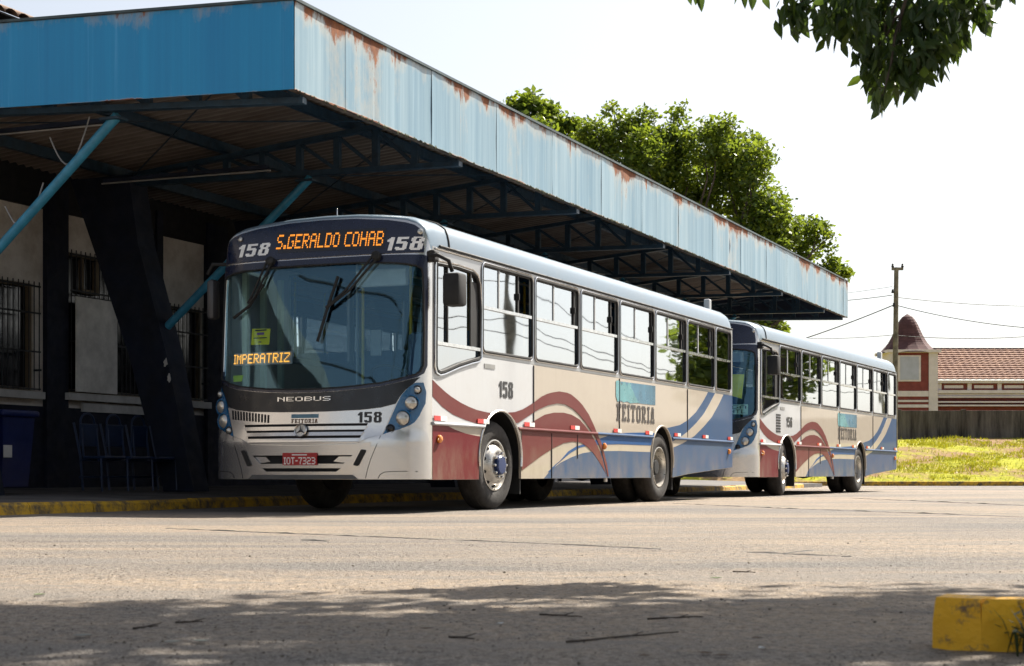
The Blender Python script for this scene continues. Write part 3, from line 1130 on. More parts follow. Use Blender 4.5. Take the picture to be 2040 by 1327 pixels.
AMB = plain('amber_lens', (0.75, 0.23, 0.015), 0.2, coat=0.8)
LENS = plain('clear_lens', (0.55, 0.54, 0.50), 0.08, metal=0.6, coat=1.0, var=0.15, scale=30)
DIGW = plain('digit_white', (0.92, 0.92, 0.90), 0.4, var=0.06, scale=20)
DIGK = plain('digit_black', (0.018, 0.018, 0.020), 0.4)
TEAL = plain('logo_teal', (0.12, 0.32, 0.35), 0.3)
LBLUE = plain('logo_blue', (0.07, 0.20, 0.30), 0.3, var=0.25, scale=2)
SPEC = plain('plate_red', (0.42, 0.018, 0.020), 0.4)
NOTE_Y = plain('notice_yellow', (0.72, 0.62, 0.02), 0.6)
NOTE_G = plain('sticker_lime', (0.50, 0.65, 0.02), 0.6)
PURP = plain('print_purple', (0.25, 0.10, 0.30), 0.6)
LEDM = emit('led_amber', (1.0, 0.33, 0.03), 0.42)
LEDB = emit('led_amber_bright', (1.0, 0.40, 0.05), 0.8)
LEDP = plain('led_panel', (0.015, 0.015, 0.02), 0.3)
LEDW = plain('led_panel_pale', (0.25, 0.28, 0.30), 0.4)
WSG = glass('windshield_glass', (0.72, 0.90, 0.97), 0.015, 0.105, (0.42, 0.78, 1.0))
SIDEG = glass('window_glass', (0.45, 0.48, 0.50), 0.02, 0.48)
INT = plain('interior_blue', (0.015, 0.20, 0.42), 0.6, var=0.15)
INTD = plain('interior_dark', (0.012, 0.065, 0.15), 0.7, var=0.2)
SEATM = plain('seat_blue', (0.10, 0.16, 0.28), 0.8, var=0.2)
POLEY = plain('pole_yellow', (0.75, 0.55, 0.05), 0.35)
CURT = plain('interior_light', (0.42, 0.44, 0.45), 0.7)


def make_wheel(parent, x, y_out, side, steer=0.0, dual=False):
    """side -1: faces the near side; y_out: outer face of the tyre"""
    w = empty('wheel', (x, y_out, 0.505), 0, parent)
    w.rotation_euler = (0, 0, steer)
    ax = (0, side, 0)
    # distance along the axle, 0 at the outer face, negative inwards
    prof = [(0.285, -0.030), (0.300, -0.012), (0.345, 0.004), (0.40, 0.008), (0.445, 0.0), (0.478, -0.018), (0.497, -0.045), (0.505, -0.08), (0.505, -0.20),
            (0.497, -0.235), (0.47, -0.262), (0.42, -0.275), (0.345, -0.272), (0.29, -0.25)]
    MB().lathe(prof, (0, 0, 0), ax, 48).build('tyre', TYRE, w, smooth=True)
    tread = MB()
    for q in range(4):
        tread.lathe([(0.500, -0.085 - q * 0.034), (0.5065, -0.085 - q * 0.034), (0.5065, -0.072 - q * 0.034), (0.500, -0.072 - q * 0.034)], (0, 0, 0), ax, 48)
    tread.build('tread', TYRE, w, smooth=False)
    if not dual:
        rim = [(0.292, -0.03), (0.292, -0.006), (0.280, -0.004), (0.268, -0.03), (0.262, -0.055), (0.245, -0.045), (0.215, 0.005), (0.19, 0.035), (0.165, 0.042),
               (0.150, 0.040), (0.115, 0.040), (0.112, 0.030)]
        MB().lathe(rim, (0, 0, 0), ax, 40).build('rim', RIMM, w, smooth=True)
        MB().lathe([(0.113, 0.02), (0.110, 0.075), (0.095, 0.090), (0.0, 0.094)], (0, 0, 0), ax, 24).build('hub', plain('hub_blue', (0.012, 0.03, 0.11), 0.35), w, smooth=True)
        nz, nr = 0.050, 0.142
        hole = MB()
        for q in range(10):
            a = 2 * math.pi * (q + .5) / 10
            c = Vector((math.cos(a) * 0.237, side * -0.024, math.sin(a) * 0.237))
            hole.lathe([(0.0, 0.006), (0.021, 0.006), (0.021, -0.01)], c, (math.cos(a) * 0.75, side, math.sin(a) * 0.75), 10)
        hole.build('hand_holes', CHAS, w)
    else:
        rim = [(0.292, -0.03), (0.292, -0.006), (0.280, -0.004), (0.270, -0.04), (0.262, -0.10), (0.258, -0.15), (0.235, -0.165), (0.20, -0.168), (0.12, -0.165), (0.115, -0.16)]
        MB().lathe(rim, (0, 0, 0), ax, 40).build('rim', RIMM, w, smooth=True)
        MB().lathe([(0.118, -0.17), (0.115, -0.06), (0.10, -0.045), (0.0, -0.042)], (0, 0, 0), ax, 24).build('hub', CHAS, w, smooth=True)
        nz, nr = -0.155, 0.155
        inner = [(r, t - 0.33) for r, t in prof]
        MB().lathe(inner, (0, 0, 0), ax, 40).build('inner_tyre', TYRE, w, smooth=True)
    nut = MB().lathe([(0.017, -0.012), (0.017, 0.022), (0.011, 0.030), (0.0, 0.031)], (0, 0, 0), ax, 6).mesh('nut', CHROME if not dual else RIMM)
    for q in range(10):
        a = 2 * math.pi * q / 10
        o = link('nut', nut, w)
        o.location = (math.cos(a) * nr, side * nz, math.sin(a) * nr)
    MB().lathe([(0.0, -0.27), (0.28, -0.26), (0.285, -0.24)], (0, 0, 0), ax, 24).build('brake_drum', CHAS, w, smooth=True)
    return w


def make_bus(origin, th, number, label, steer, front_bus):
    S = Vector((math.sin(th), math.cos(th), 0))
    Wv = Vector((-math.cos(th), math.sin(th), 0))
    root = tag(empty('city_bus', Vector((*origin, 0)) + Wv * 1.25, R(90) - th), label, 'bus', 'city buses waiting at the platform')

    # ---- front cap
    top = [(y, roofz(y) - 0.055) for y in (-1.25, -1.24, -1.22, -1.19, -1.12, -1.0, -.8, -.4, 0, .4, .8, 1.0, 1.12, 1.19, 1.22, 1.24, 1.25)]
    ws = mir(WS_HALF)
    patch('front_shell', [(-1.25, 0.35), (1.25, 0.35)] + top[::-1], fm, SILV, root, [ws], 0, 0.03, 0.09, FLINES)
    # rounded lip between front and roof, and the roof itself
    ys = [-1.25, -1.247, -1.24, -1.225, -1.2, -1.16, -1.1, -1.0, -.85, -.65, -.4, -.2, 0, .2, .4, .65, .85, 1.0, 1.1, 1.16, 1.2, 1.225, 1.24, 1.247, 1.25]
    rows = []
    for q in range(7):
        a = R(90 * q / 6)
        rows.append([(fs(y, roofz(y) - 0.055) + 0.20 * (1 - math.cos(a)), y, roofz(y) - 0.055 + 0.055 * math.sin(a)) for y in ys])
    m = MB()
    n = len(ys)
    m.add([p for r_ in rows for p in r_], [(j * n + i, j * n + i + 1, (j + 1) * n + i + 1, (j + 1) * n + i) for j in range(len(rows) - 1) for i in range(n - 1)])
    m.build('front_lip', ROOFP, root, smooth=True)
    rows = [[p for p in rows[-1]]]
    for x in (0.55, 1.5, 3, 5, 7, 9, 10.3, 10.75):
        rows.append([(x, y, roofz(y)) for y in ys])
    rows.append([(10.88, y, roofz(y) - 0.03) for y in ys])
    rows.append([(10.95, y, roofz(y) - 0.10) for y in ys])
    m = MB()
    m.add([p for r_ in rows for p in r_], [(j * n + i, j * n + i + 1, (j + 1) * n + i + 1, (j + 1) * n + i) for j in range(len(rows) - 1) for i in range(n - 1)])
    roof = m.build('roof', ROOFP, root, smooth=True)
    m = MB()
    jn = []
    for y in ys:
        jn.append((0.40, y * 1.003, roofz(y) + 0.004))
    m.tube(jn, 0.010, 6)
    m.build('roof_joint', RUB, roof, smooth=True)
    MB().lathe([(0.035, 0), (0.03, 0.03), (0.006, 0.04), (0.004, 0.11), (0.0, 0.115)], (0.20, 0.0, 3.16), (0, 0, 1), 12).build('antenna', CHROME, roof, smooth=True)
    MB().cbox(10.55, 10.68, -0.98, -0.88, 3.06, 3.27, 0.02).build('roof_vent', WHITEP, roof)
    MB().cbox(4.6, 5.4, -0.35, 0.35, 3.165, 3.23, 0.03).build('roof_hatch', WHITEP, roof)

    # ---- head board, windscreen and bands
    hb = mir([(0, 3.092), (.4, 3.083), (.8, 3.045), (1.0, 3.01), (1.10, 2.98), (1.16, 2.94), (1.185, 2.89), (1.205, 2.75), (1.205, 2.69), (1.0, 2.685), (0, 2.685)])
    hbo = patch('head_board', hb, fm, NAVYP, root, (), 0.012, 0.012, 0.09, FLINES)
    fr_out = mir([(0, 2.668), (1.0, 2.668), (1.20, 2.666), (1.232, 2.655), (1.238, 2.2), (1.240, 1.52), (1.226, 1.44), (1.185, 1.398), (1.03, 1.345), (.87, 1.305), (.62, 1.279), (.43, 1.264), (.2, 1.255), (0, 1.252)])
    patch('windscreen_frame', fr_out, fm, NAVYP, root, [ws], 0.012, 0.03, 0.09, FLINES)
    gws = patch('windscreen', inset(ws, -0.004), fm, WSG, root, (), -0.012, 0.0, 0.05, FLINES)
    # thin rubber edge round the glass
    m = MB()
    pts = [fm(y, z)[0] + fm(y, z)[1] * 0.008 for y, z in ws]
    pts = pts + [pts[0]]
    m.tube(pts, 0.011, 6)
    m.build('windscreen_gasket', RUB, root, smooth=True)
    bb = mir([(0, 1.248), (.2, 1.251), (.43, 1.26), (.62, 1.275), (.87, 1.301), (1.03, 1.341), (1.185, 1.394), (1.205, 1.40), (1.16, 1.335), (1.10, 1.27), (1.05, 1.20), (1.012, 1.125),
              (.87, 1.087), (.66, 1.064), (.3, 1.053), (0, 1.050)])
    patch('black_band', bb, fm, BLK, root, (), 0.014, 0.014, 0.09, FLINES)
    lettering('maker_lettering', rows_of('NEOBUS', FONT), fmr, -0.315, 0.325, 1.163, 1.208, CHROME, root, 0.022)

    # ---- bonnet panel with grille, vents and numbers
    hood = mir([(0, 1.044), (.3, 1.047), (.66, 1.058), (.87, 1.081), (1.008, 1.116), (.955, .965), (.893, .803), (.76, .772), (.70, .76)])
    grille_h = [(.745, .925), (.655, .735), (-.655, .735), (-.745, .925)]
    hood_o = mir([(0, 1.044), (.3, 1.047), (.66, 1.058), (.87, 1.081), (1.008, 1.116), (.955, .965), (.893, .803), (.76, .772), (.64, .722), (0, .708)])
    patch('bonnet_panel', hood_o, fm, SILV, root, [grille_h], 0.016, 0.03, 0.08)
    gr = patch('grille_recess', inset(grille_h, -0.01), fm, CHAS, root, (), 0.004, 0.0, 0.05)
    for z0, z1, w0, w1 in ((.860, .898, .742, .715), (.795, .832, .712, .682), (.738, .768, .686, .662)):
        patch('grille_slat', [(w0, z1), (w1, z0), (-w1, z0), (-w0, z1)], fm, SILV, gr, (), 0.026, 0.03, 0.1)
    pc, pn = fm(0, 0.845)
    st = MB().lathe([(0.070, -0.01), (0.076, 0.0), (0.070, 0.010), (0.064, 0.004), (0.064, -0.01)], pc + pn * 0.055, pn, 32).build('emblem_ring', CHROME, gr, smooth=True)
    m = MB().lathe([(0.0, -0.012), (0.066, -0.012)], pc + pn * 0.055, pn, 24)
    m.build('emblem_plate', RIMM, st)
    m = MB()
    for q in range(3):
        a = R(90 + 120 * q)
        d = Vector((0, math.cos(a), math.sin(a)))
        e = Vector((0, -math.sin(a), math.cos(a)))
        c = pc + pn * 0.053
        m.add([c + d * 0.066, c + e * 0.014 - d * 0.008, c - e * 0.014 - d * 0.008, c + pn * 0.016], [(0, 1, 3), (0, 3, 2), (1, 2, 3)])
    m.build('emblem_star', plain('star_dark', (0.10, 0.10, 0.10), 0.3, metal=0.8), st)
    for q in range(13):
        k = q / 12
        y = 0.925 - 0.50 * k
        zt_, zb_ = 1.083 - 0.058 * k, 0.985 - 0.045 * k
        patch('vent_slot', [(y + .011, zt_), (y + .011 - 0.012 * (1 - k), zb_), (y - .011 - 0.012 * (1 - k), zb_), (y - .011, zt_)], fm, CHAS, root, (), 0.019, 0.002, 0)
    if front_bus:
        lettering('bonnet_number', rows_of(number, BOLD, 2), fmr, 0.635, 0.882, 0.930, 1.040, DIGK, root, 0.0195)
        patch('bonnet_logo', [(0.138, 1.026), (-0.188, 1.026), (-0.188, 0.986), (0.138, 0.986)], fm, LBLUE, root, (), 0.019, 0.002, 0.1)
        lettering('bonnet_name', rows_of('FEITORIA', SLAB, 2), fmr, -0.137, 0.178, 0.932, 0.976, plain('print_brown', (0.14, 0.08, 0.05), 0.5), root, 0.0195)

    # ---- bumper with its slots, number plate
    bt = [(0, .700), (.64, .714), (.76, .762), (.89, .797), (1.05, .86), (1.14, .905), (1.175, .912), (1.21, .88), (1.238, .82), (1.2475, .7), (1.2475, .352), (0, .352)]
    slot1 = [(-.60, .600), (.60, .600), (.50, .512), (-.50, .512)]
    slot2 = [(-.47, .466), (.47, .466), (.42, .430), (-.42, .430)]
    bp = patch('bumper', mir(bt), fm, SILV, root, [slot1, slot2], 0.030, 0.05, 0.07, FLINES)
    patch('bumper_slot', inset(slot1, -.01), fm, CHAS, bp, (), 0.005, 0, 0.05)
    patch('bumper_slot', inset(slot2, -.01), fm, CHAS, bp, (), 0.005, 0, 0.05)
    for s_ in (-1, 1):
        patch('slot_wing', [(s_ * .575, .585), (s_ * .44, .585), (s_ * .38, .535), (s_ * .47, .524), (s_ * .51, .524)], fm, SILV, bp, (), 0.012, 0.02, 0.1)
        patch('bumper_pad', [(s_ * .745, .640), (s_ * .738, .652), (s_ * .70, .658), (s_ * .690, .650), (s_ * .612, .505), (s_ * .618, .494), (s_ * .655, .488), (s_ * .666, .494)], fm, RUB, bp, (), 0.042, 0.02, 0.1)
        m = MB()
        m.tube([fm(s_ * y, z)[0] + fm(s_ * y, z)[1] * 0.031 for y, z in ((.885, .79), (.84, .68), (.79, .56), (.755, .45), (.735, .36))], 0.0035, 5)
        m.tube([fm(s_ * y, z)[0] + fm(s_ * y, z)[1] * 0.031 for y, z in ((.86, .36), (.88, .40), (.92, .425), (1.0, .432), (1.1, .434), (1.19, .43))], 0.0035, 5)
        m.build('bumper_seam', CHAS, bp)
    patch('bumper_lip', [(-.66, .353), (.66, .353), (.60, .398), (-.60, .398)], fm, plain('bumper_grey', (0.10, 0.10, 0.10), 0.6), bp, (), 0.036, 0.01, 0.1)
    pl = patch('number_plate', [(-.205, .497), (.205, .497), (.205, .624), (-.205, .624)], lambda y, z: (Vector((nose(z) - 0.0, y, z)), Vector((-1, 0, 0))), SPEC, bp, (), 0.046, 0.012, 0)
    pf = lambda a, z: (Vector((nose(z), -a, z)), Vector((-1, 0, 0)))
    lettering('plate_number', rows_of('IOT-7323', FONT), pf, -0.19, 0.19, 0.506, 0.578, DIGW, pl, 0.048)
    MB().box(nose(.604) - .0485, nose(.604) - .0465, -.09, .09, .599, .609).build('plate_line', DIGW, pl)

    # ---- lamp clusters
    hlo = [(1.222, 1.345), (1.235, 1.25), (1.232, 1.128), (1.20, 1.0), (1.17, .935), (1.087, .862), (.96, .822), (.902, .803), (.972, .985), (1.022, 1.12), (1.062, 1.212), (1.115, 1.285), (1.17, 1.34)]
    for s_ in (-1, 1):
        hl_ = patch('headlight', [(s_ * y, z) for y, z in hlo], fm, HLB, root, (), 0.018, 0.02, 0.07, FLINES)
        for y, z, r_ in ((1.185, 1.268, .036), (1.140, 1.130, .070), (1.075, .972, .074), (.970, .868, .036)):
            p, nn = fm(s_ * y, z)
            ax = (nn * 0.45 + Vector((-1, 0, 0.0)) * 0.55).normalized()
            MB().lathe([(r_ * 1.25, -0.03), (r_ * 1.28, 0.012), (r_ * 1.12, 0.016), (r_ * 1.0, -0.004)], p + nn * 0.018, ax, 24).build('lamp_bezel', HLB if r_ > .05 else BLK, hl_, smooth=True)
            MB().lathe([(r_ * 1.02, -0.02), (r_ * 1.0, 0.006), (r_ * .8, 0.022), (r_ * .45, 0.032), (0, 0.036)], p + nn * 0.018, ax, 24).build('lamp', (BLK if (r_ < .05 and z < 1 and s_ < 0) else LENS), hl_, smooth=True)

    # ---- destination displays and numbers on the head board
    patch('display_panel', [(.53, 2.985), (-.80, 2.955), (-.80, 2.735), (.47, 2.755)], fm, LEDP, hbo, (), 0.014, 0.002, 0.12)
    if front_bus:
        lettering('display_text', rows_of('S.GERALDO COHAB', FONT)[0:7], lambda a, z: fm(-a, z + 0.012 * (-a) * 2), -0.50, 0.785, 2.785, 2.945, LEDM, hbo, 0.018, dots=0.10)['kind'] = 'stuff'
        for a0, a1, b0, b1 in ((-1.02, -0.60, 2.742, 2.880), (0.815, 1.185, 2.712, 2.852)):
            lettering('board_number', rows_of(number, BOLD, 2), fmr, a0, a1, b0, b1, DIGW, hbo, 0.017, shear=0.18)
    for y, z in ((1.0, 2.945), (-1.165, 2.905)):
        p, nn = fm(y, z)
        MB().lathe([(0.030, 0), (0.030, 0.012), (0.02, 0.022), (0, 0.025)], p + nn * 0.012, nn, 16).build('marker_lamp', LENS, hbo, smooth=True)

    # ---- things behind the glass
    if front_bus:
        ib = patch('route_sign', [(1.06, 1.712), (.225, 1.712), (.225, 1.575), (1.06, 1.575)], fm, LEDW, root, (), -0.065, 0.02, 0.05)
        lettering('route_text', rows_of('IMPERATRIZ', FONT), fmr, -1.04, -0.245, 1.592, 1.695, LEDB, ib, -0.050, dots=0.06)
        nt_ = patch('notice', [(.765, 1.965), (.515, 1.955), (.515, 1.785), (.765, 1.79)], fm, NOTE_Y, root, (), -0.040, 0.003, 0.05)
        for z0, z1, y0, y1, mm_ in ((1.935, 1.95, .72, .56, DIGK), (1.893, 1.918, .69, .59, PURP), (1.855, 1.865, .73, .55, DIGK), (1.81, 1.822, .66, .62, DIGK)):
            patch('notice_line', [(y0, z1), (y1, z1), (y1, z0), (y0, z0)], fm, mm_, nt_, (), -0.036, 0.0, 0.05)
        patch('lime_sticker', [(1.02, 1.468), (.85, 1.468), (.87, 1.40), (1.01, 1.40)], fm, NOTE_G, root, (), -0.040, 0.003, 0.05)
    else:
        patch('notice', [(-.80, 2.15), (-1.05, 2.15), (-1.02, 1.72), (-.82, 1.78)], fm, NOTE_Y, root, (), -0.035, 0.003, 0.1)
        rs = patch('route_card', [(-.70, 1.62), (-1.13, 1.62), (-1.13, 1.44), (-.70, 1.46)], fm, plain('card_green', (0.35, 0.50, 0.40), 0.6), root, (), -0.035, 0.003, 0.1)
        lettering('card_text', rows_of('AGA', FONT), fmr, 0.72, 1.10, 1.545, 1.605, DIGK, rs, -0.033)
        lettering('card_text', rows_of('ENTL', FONT), fmr, 0.72, 1.10, 1.465, 1.53, DIGK, rs, -0.033)

    # ---- wipers
    for pts, blade in (([(.53, 2.66), (.70, 2.30), (.76, 2.22)], [(.60, 2.42), (.76, 2.20), (.98, 2.08)]),
                       ([(-.74, 2.65), (-.45, 2.30), (-.22, 2.13)], [(-.32, 2.46), (-.22, 2.13), (-.13, 1.78)])):
        wp = empty('wiper', (0, 0, 0), 0, root)
        for dy in (-0.035, 0.035):
            MB().tube([fm(y + dy * (1 - i * .35), z)[0] + fm(y, z)[1] * 0.05 for i, (y, z) in enumerate(pts)], 0.012, 6).build('arm', RUB, wp, smooth=True)
        MB().tube([fm(y, z)[0] + fm(y, z)[1] * 0.028 for y, z in blade], 0.017, 6).build('blade', RUB, wp, smooth=True)
        p, nn = fm(*pts[0])
        MB().lathe([(0.05, -0.02), (0.05, 0.05), (0.03, 0.065), (0, 0.068)], p + nn * 0.012, nn, 14).build('pivot', RUB, wp, smooth=True)

    # ---- near side: skirt, waist panels, window band
    NS_ = near
    arc1 = lambda a0, a1: arch(A1, .58, .60, .52, a0, a1)
    arc2 = lambda a0, a1: arch(A2, .50, .60, .50, a0, a1)
    sk = 40.0
    z_r = .93
    aa1 = math.degrees(math.asin((z_r - .60) / .52))
    aa2 = math.degrees(math.asin((z_r - .60) / .50))
    skirts = [([(0.0, .345), (1.13, .345)] + arc1(180, 180 - aa1) + [(0.0, z_r)], DRED),
              ([(2.29, .35), (3.20, .35), (3.20, z_r)] + arc1(aa1, 0), BROWN),
              ([(3.206, .35), (6.86, .35)] + arc2(180, 180 - aa2) + [(3.206, z_r)], CREAM),
              ([(7.86, .352), (8.65, .405), (REAR, .51), (REAR, z_r)] + arc2(aa2, 0), BLUE1)]
    for poly, mt in skirts:
        patch('skirt_panel', poly, NS_, CREAM, root, (), 0, 0.03, 0)
    dl = [(0, 1.39), (.10, 1.40), (.25, 1.415), (.45, 1.465), (.65, 1.525), (.85, 1.572), (1.05, 1.60), (1.17, 1.63), (1.22, 1.70)]
    w1 = [(0, z_r + .003)] + arc1(180 - aa1 - .5, aa1 + .5) + [(2.647, z_r + .003), (2.647, 1.70)] + dl[::-1]
    patch('waist_panel', w1, NS_, WHITEP, root, (), 0, 0.03, 0)
    patch('waist_panel', [(2.653, z_r + .003), (5.577, z_r + .003), (5.577, 1.70), (2.653, 1.70)], NS_, CREAM, root, (), 0, 0.03, 0)
    patch('waist_panel', [(5.583, z_r + .003)] + arc2(180 - aa2 - .5, aa2 + .5) + [(8.547, z_r + .003), (8.547, 1.70), (5.583, 1.70)], NS_, CREAM, root, (), 0, 0.03, 0)
    patch('waist_panel', [(8.553, z_r + .003), (REAR, z_r + .003), (REAR, 1.70), (8.553, 1.70)], NS_, CREAM, root, (), 0, 0.03, 0)
    drv = [(.09, 2.60), (.075, 1.77), (.075, 1.53), (.10, 1.485), (.16, 1.47), (.26, 1.485), (.60, 1.572), (.92, 1.638), (1.10, 1.668), (1.15, 1.70), (1.158, 2.2), (1.12, 2.48), (1.06, 2.565), (.95, 2.603), (.6, 2.615)]
    holes = [rrect(a, b, 1.765, 2.725, .06) for a, b in BAYS]
    patch('window_band', [(p[0], p[1] + .002) for p in dl] + [(REAR, 1.702), (REAR, 2.772), (0, 2.772)], NS_, BAND, root, holes + [drv], 0.001, 0.035, 0)
    MB().tube([(0.15, -1.262, 2.785), (REAR - .05, -1.262, 2.785)], 0.014, 6).build('drip_rail', RUB, root, smooth=True)
    MB().tube([(0.05, -1.258, 2.752), (1.2, -1.258, 2.752)], 0.011, 6).build('visor_rail', CHROME, root, smooth=True)

    # ---- near side windows
    for (a, b), op in zip(BAYS, OPENG if front_bus else OPENG[2:] + OPENG[:2]):
        w = empty('window', (0, 0, 0), 0, root)
        ring = rrect(a, b, 1.765, 2.725, .06)
        pts = [Vector((x, -1.254, z)) for x, z in ring]
        MB().tube(pts + [pts[0]], 0.016, 6).build('frame', RUB, w, smooth=True)
        pts = [Vector((x, -1.259, z)) for x, z in inset(ring, -0.022)]
        MB().tube(pts + [pts[0]], 0.0085, 5).build('trim', CHROME, w, smooth=True)
        MB().box(a + .015, b - .015, -1.262, -1.225, 2.235, 2.270).build('divider', CHROME, w)
        MB().box(a + .005, b - .005, -1.240, -1.236, 1.77, 2.234).build('lower_pane', SIDEG, w)
        xe = b - op * 1.0
        if b - a > 1.0:
            MB().box(a + .005, (a + xe) / 2, -1.240, -1.236, 2.271, 2.72).build('upper_pane', SIDEG, w)
            MB().box((a + xe) / 2 - .05, xe, -1.228, -1.224, 2.271, 2.70).build('sliding_pane', SIDEG, w)
            MB().box((a + xe) / 2 - .06, (a + xe) / 2 - .03, -1.250, -1.241, 2.271, 2.715).build('pane_edge', CURT, w)
            MB().box(xe - .015, xe + .02, -1.245, -1.215, 2.271, 2.70).build('pane_stile', RUB, w)
            MB().cbox(xe - .02, xe + .01, -1.262, -1.246, 2.42, 2.50, .006).build('latch', RUB, w)
        else:
            MB().box(a + .005, b - .08, -1.240, -1.236, 2.271, 2.72).build('upper_pane', SIDEG, w)
        MB().box(a + .01, b - .01, -1.250, -1.220, 2.70, 2.722).build('top_channel', RUB, w)
    w = empty('driver_window', (0, 0, 0), 0, root)
    pts = [Vector((x, -1.255, z)) for x, z in drv]
    MB().tube(pts + [pts[0]], 0.020, 6).build('frame', RUB, w, smooth=True)
    pts = [Vector((x, -1.262, z)) for x, z in inset(drv, -0.03)]
    MB().tube(pts + [pts[0]], 0.010, 5).build('trim', CHROME, w, smooth=True)
    patch('pane', drv, lambda x, z: (Vector((x, -1.238, z)), Vector((0, -1, 0))), SIDEG, w, (), 0, 0, 0)
    MB().box(.09, 1.15, -1.268, -1.242, 1.755, 1.790).build('divider', CHROME, w)
    MB().box(.335, .355, -1.262, -1.242, 1.79, 2.60).build('stile', RUB, w)
    MB().box(.90, .93, -1.262, -1.242, 1.79, 2.59).build('stile', RUB, w)
    MB().box(.93, 1.12, -1.246, -1.2405, 1.80, 2.50).build('dark_panel', RUB, w)

    # ---- livery
    lv = lambda nm, poly, mt, off: patch(nm, poly, near, mt, root, (), off, 0.0015, 0)
    lv('stripe', [(0.002, .925), (.30, .925), (.53, .878), (.8, .842), (1.08, .822), (1.180, .818), (1.135, .62), (1.128, .347), (0.002, .347)], DRED, .003)
    lv('stripe', [(0.002, 1.385), (.12, 1.336), (.30, 1.271), (.45, 1.225), (.68, 1.17), (.88, 1.135), (1.08, 1.108), (1.35, 1.09), (1.505, 1.088), (1.37, 1.022), (1.262, .945), (1.08, .958), (.8, .987), (.49, 1.036), (.23, 1.11), (0.002, 1.21)], BROWN, .003)
    lv('stripe', [(2.97, .352), (3.185, .455), (3.49, .543), (3.85, .614), (4.22, .668), (4.61, .697), (4.955, .705), (5.55, .715), (6.85, .715), (6.855, .352)], BLUE1, .003)
    lv('stripe', [(3.09, .43), (3.33, .523), (3.8, .663), (4.12, .737), (4.44, .772), (4.955, .79), (5.55, .806), (6.87, .81), (6.92, .89), (6.98, .95), (7.03, .99), (6.5, .985), (5.985, .970), (5.55, .949), (5.13, .908), (4.8, .86), (4.45, .805), (4.28, .782), (4.035, .758), (3.74, .685), (3.385, .527), (3.16, .43)], BLUE2, .003)
    lv('stripe', [(2.295, .935), (2.42, .971), (2.7, 1.044), (2.99, 1.119), (3.28, 1.154), (3.59, 1.164), (3.85, 1.147), (4.12, 1.096), (4.33, 1.012), (4.53, .915), (4.70, .812), (4.84, .70), (4.96, .56), (5.09, .37), (5.05, .42), (4.955, .48), (4.78, .582), (4.61, .672), (4.39, .751), (4.17, .804), (3.9, .813), (3.59, .788), (3.23, .714), (2.89, .625), (2.6, .538), (2.31, .448), (2.297, .45)], BROWN, .0055)
    lv('stripe', [(1.88, 1.106), (2.1, 1.12), (2.33, 1.161), (2.6, 1.236), (2.89, 1.333), (3.05, 1.37), (3.19, 1.393), (3.435, 1.42), (3.69, 1.416), (3.83, 1.40), (3.95, 1.369), (4.1, 1.325), (4.22, 1.28), (4.44, 1.167), (4.61, 1.04), (4.75, .92), (4.9, .8), (5.01, .656), (5.1, .532), (5.16, .37), (5.13, .37), (4.98, .59), (4.87, .73), (4.725, .85), (4.556, .945), (4.33, 1.058), (4.12, 1.150), (3.9, 1.220), (3.64, 1.267), (3.385, 1.271), (3.09, 1.236), (2.8, 1.178), (2.51, 1.094), (2.2, 1.0), (2.10, .99), (2.0, 1.06)], BROWN, .008)
    lv('stripe', [(7.83, .356), (8.65, .41), (10.945, .515), (10.945, 1.695), (9.60, 1.695), (9.45, 1.60), (9.29, 1.511), (8.97, 1.353), (8.57, 1.22), (8.19, 1.137), (7.58, 1.075), (7.70, .99), (7.80, .87), (7.862, .70), (7.866, .6)], BLUE1, .003)
    lv('stripe', [(7.83, .885), (8.19, .949), (8.57, 1.052), (8.97, 1.183), (9.37, 1.342), (9.70, 1.527), (9.97, 1.692), (10.43, 1.692), (10.17, 1.521), (9.79, 1.306), (9.37, 1.145), (8.89, .987), (8.34, .869), (7.868, .795)], CREAM, .0055)
    for xx, z0, z1 in ((2.65, .96, 1.69), (5.58, .96, 1.69), (8.55, .96, 1.69), (3.203, .352, .90), (4.05, .60, .90)):
        MB().box(xx - .006, xx + .006, -1.2605, -1.2505, z0, z1).build('panel_seam', RUB, root)
    for a, b, mt in ((0.0, 1.25, WHITEP), (2.18, 4.72, BROWN), (4.72, 6.93, BLUE1), (7.80, REAR, BLUE1)):
        MB().tube([(a, -1.262, .930), (b, -1.262, .930)], .019, 8).build('rub_rail', mt, root, smooth=True)
    for c, hw, hz, mt in ((A1, .58, .52, SILV), (A2, .50, .50, CREAM)):
        MB().tube([(x, -1.256, z) for x, z in arch(c, hw, .60, hz, -12, 192, 24)], .014, 6).build('arch_trim', mt, root, smooth=True)
        m = MB()
        ring = arch(c, hw + .03, .60, hz + .03, -15, 195, 20)
        vs = [(x, -1.235, z) for x, z in ring] + [(x, -.55, z) for x, z in ring]
        k_ = len(ring)
        m.add(vs, [(i, i + 1, k_ + i + 1, k_ + i) for i in range(k_ - 1)])
        m.build('arch_liner', CHAS, root, smooth=True)
    # reflectors: red and white pairs above the rail
    for xx in (0.02, 1.08, 2.36, 3.80, 5.34, 6.62, 7.90, 9.29, 10.66):
        MB().box(xx, xx + .15, -1.264, -1.2585, .962, 1.012).build('red_reflector', RED, root)
        MB().box(xx + .152, xx + .30 if xx < 10 else xx + .28, -1.264, -1.2585, .962, 1.012).build('white_reflector', WHT, root)
    for xx in (.14, 4.98, 10.72):
        MB().lathe([(.045, 0), (.042, .02), (.025, .035), (0, .038)], (xx, -1.258, .77), (0, -1, 0), 16).build('side_marker', AMB, root, smooth=True)
    # logo, name, number on the side
    lg = patch('side_logo', [(5.62, 1.655), (7.06, 1.665), (7.06, 1.39), (5.50, 1.385), (5.56, 1.44), (5.72, 1.45), (5.78, 1.56)], near, LBLUE, root, (), .004, .001, 0)
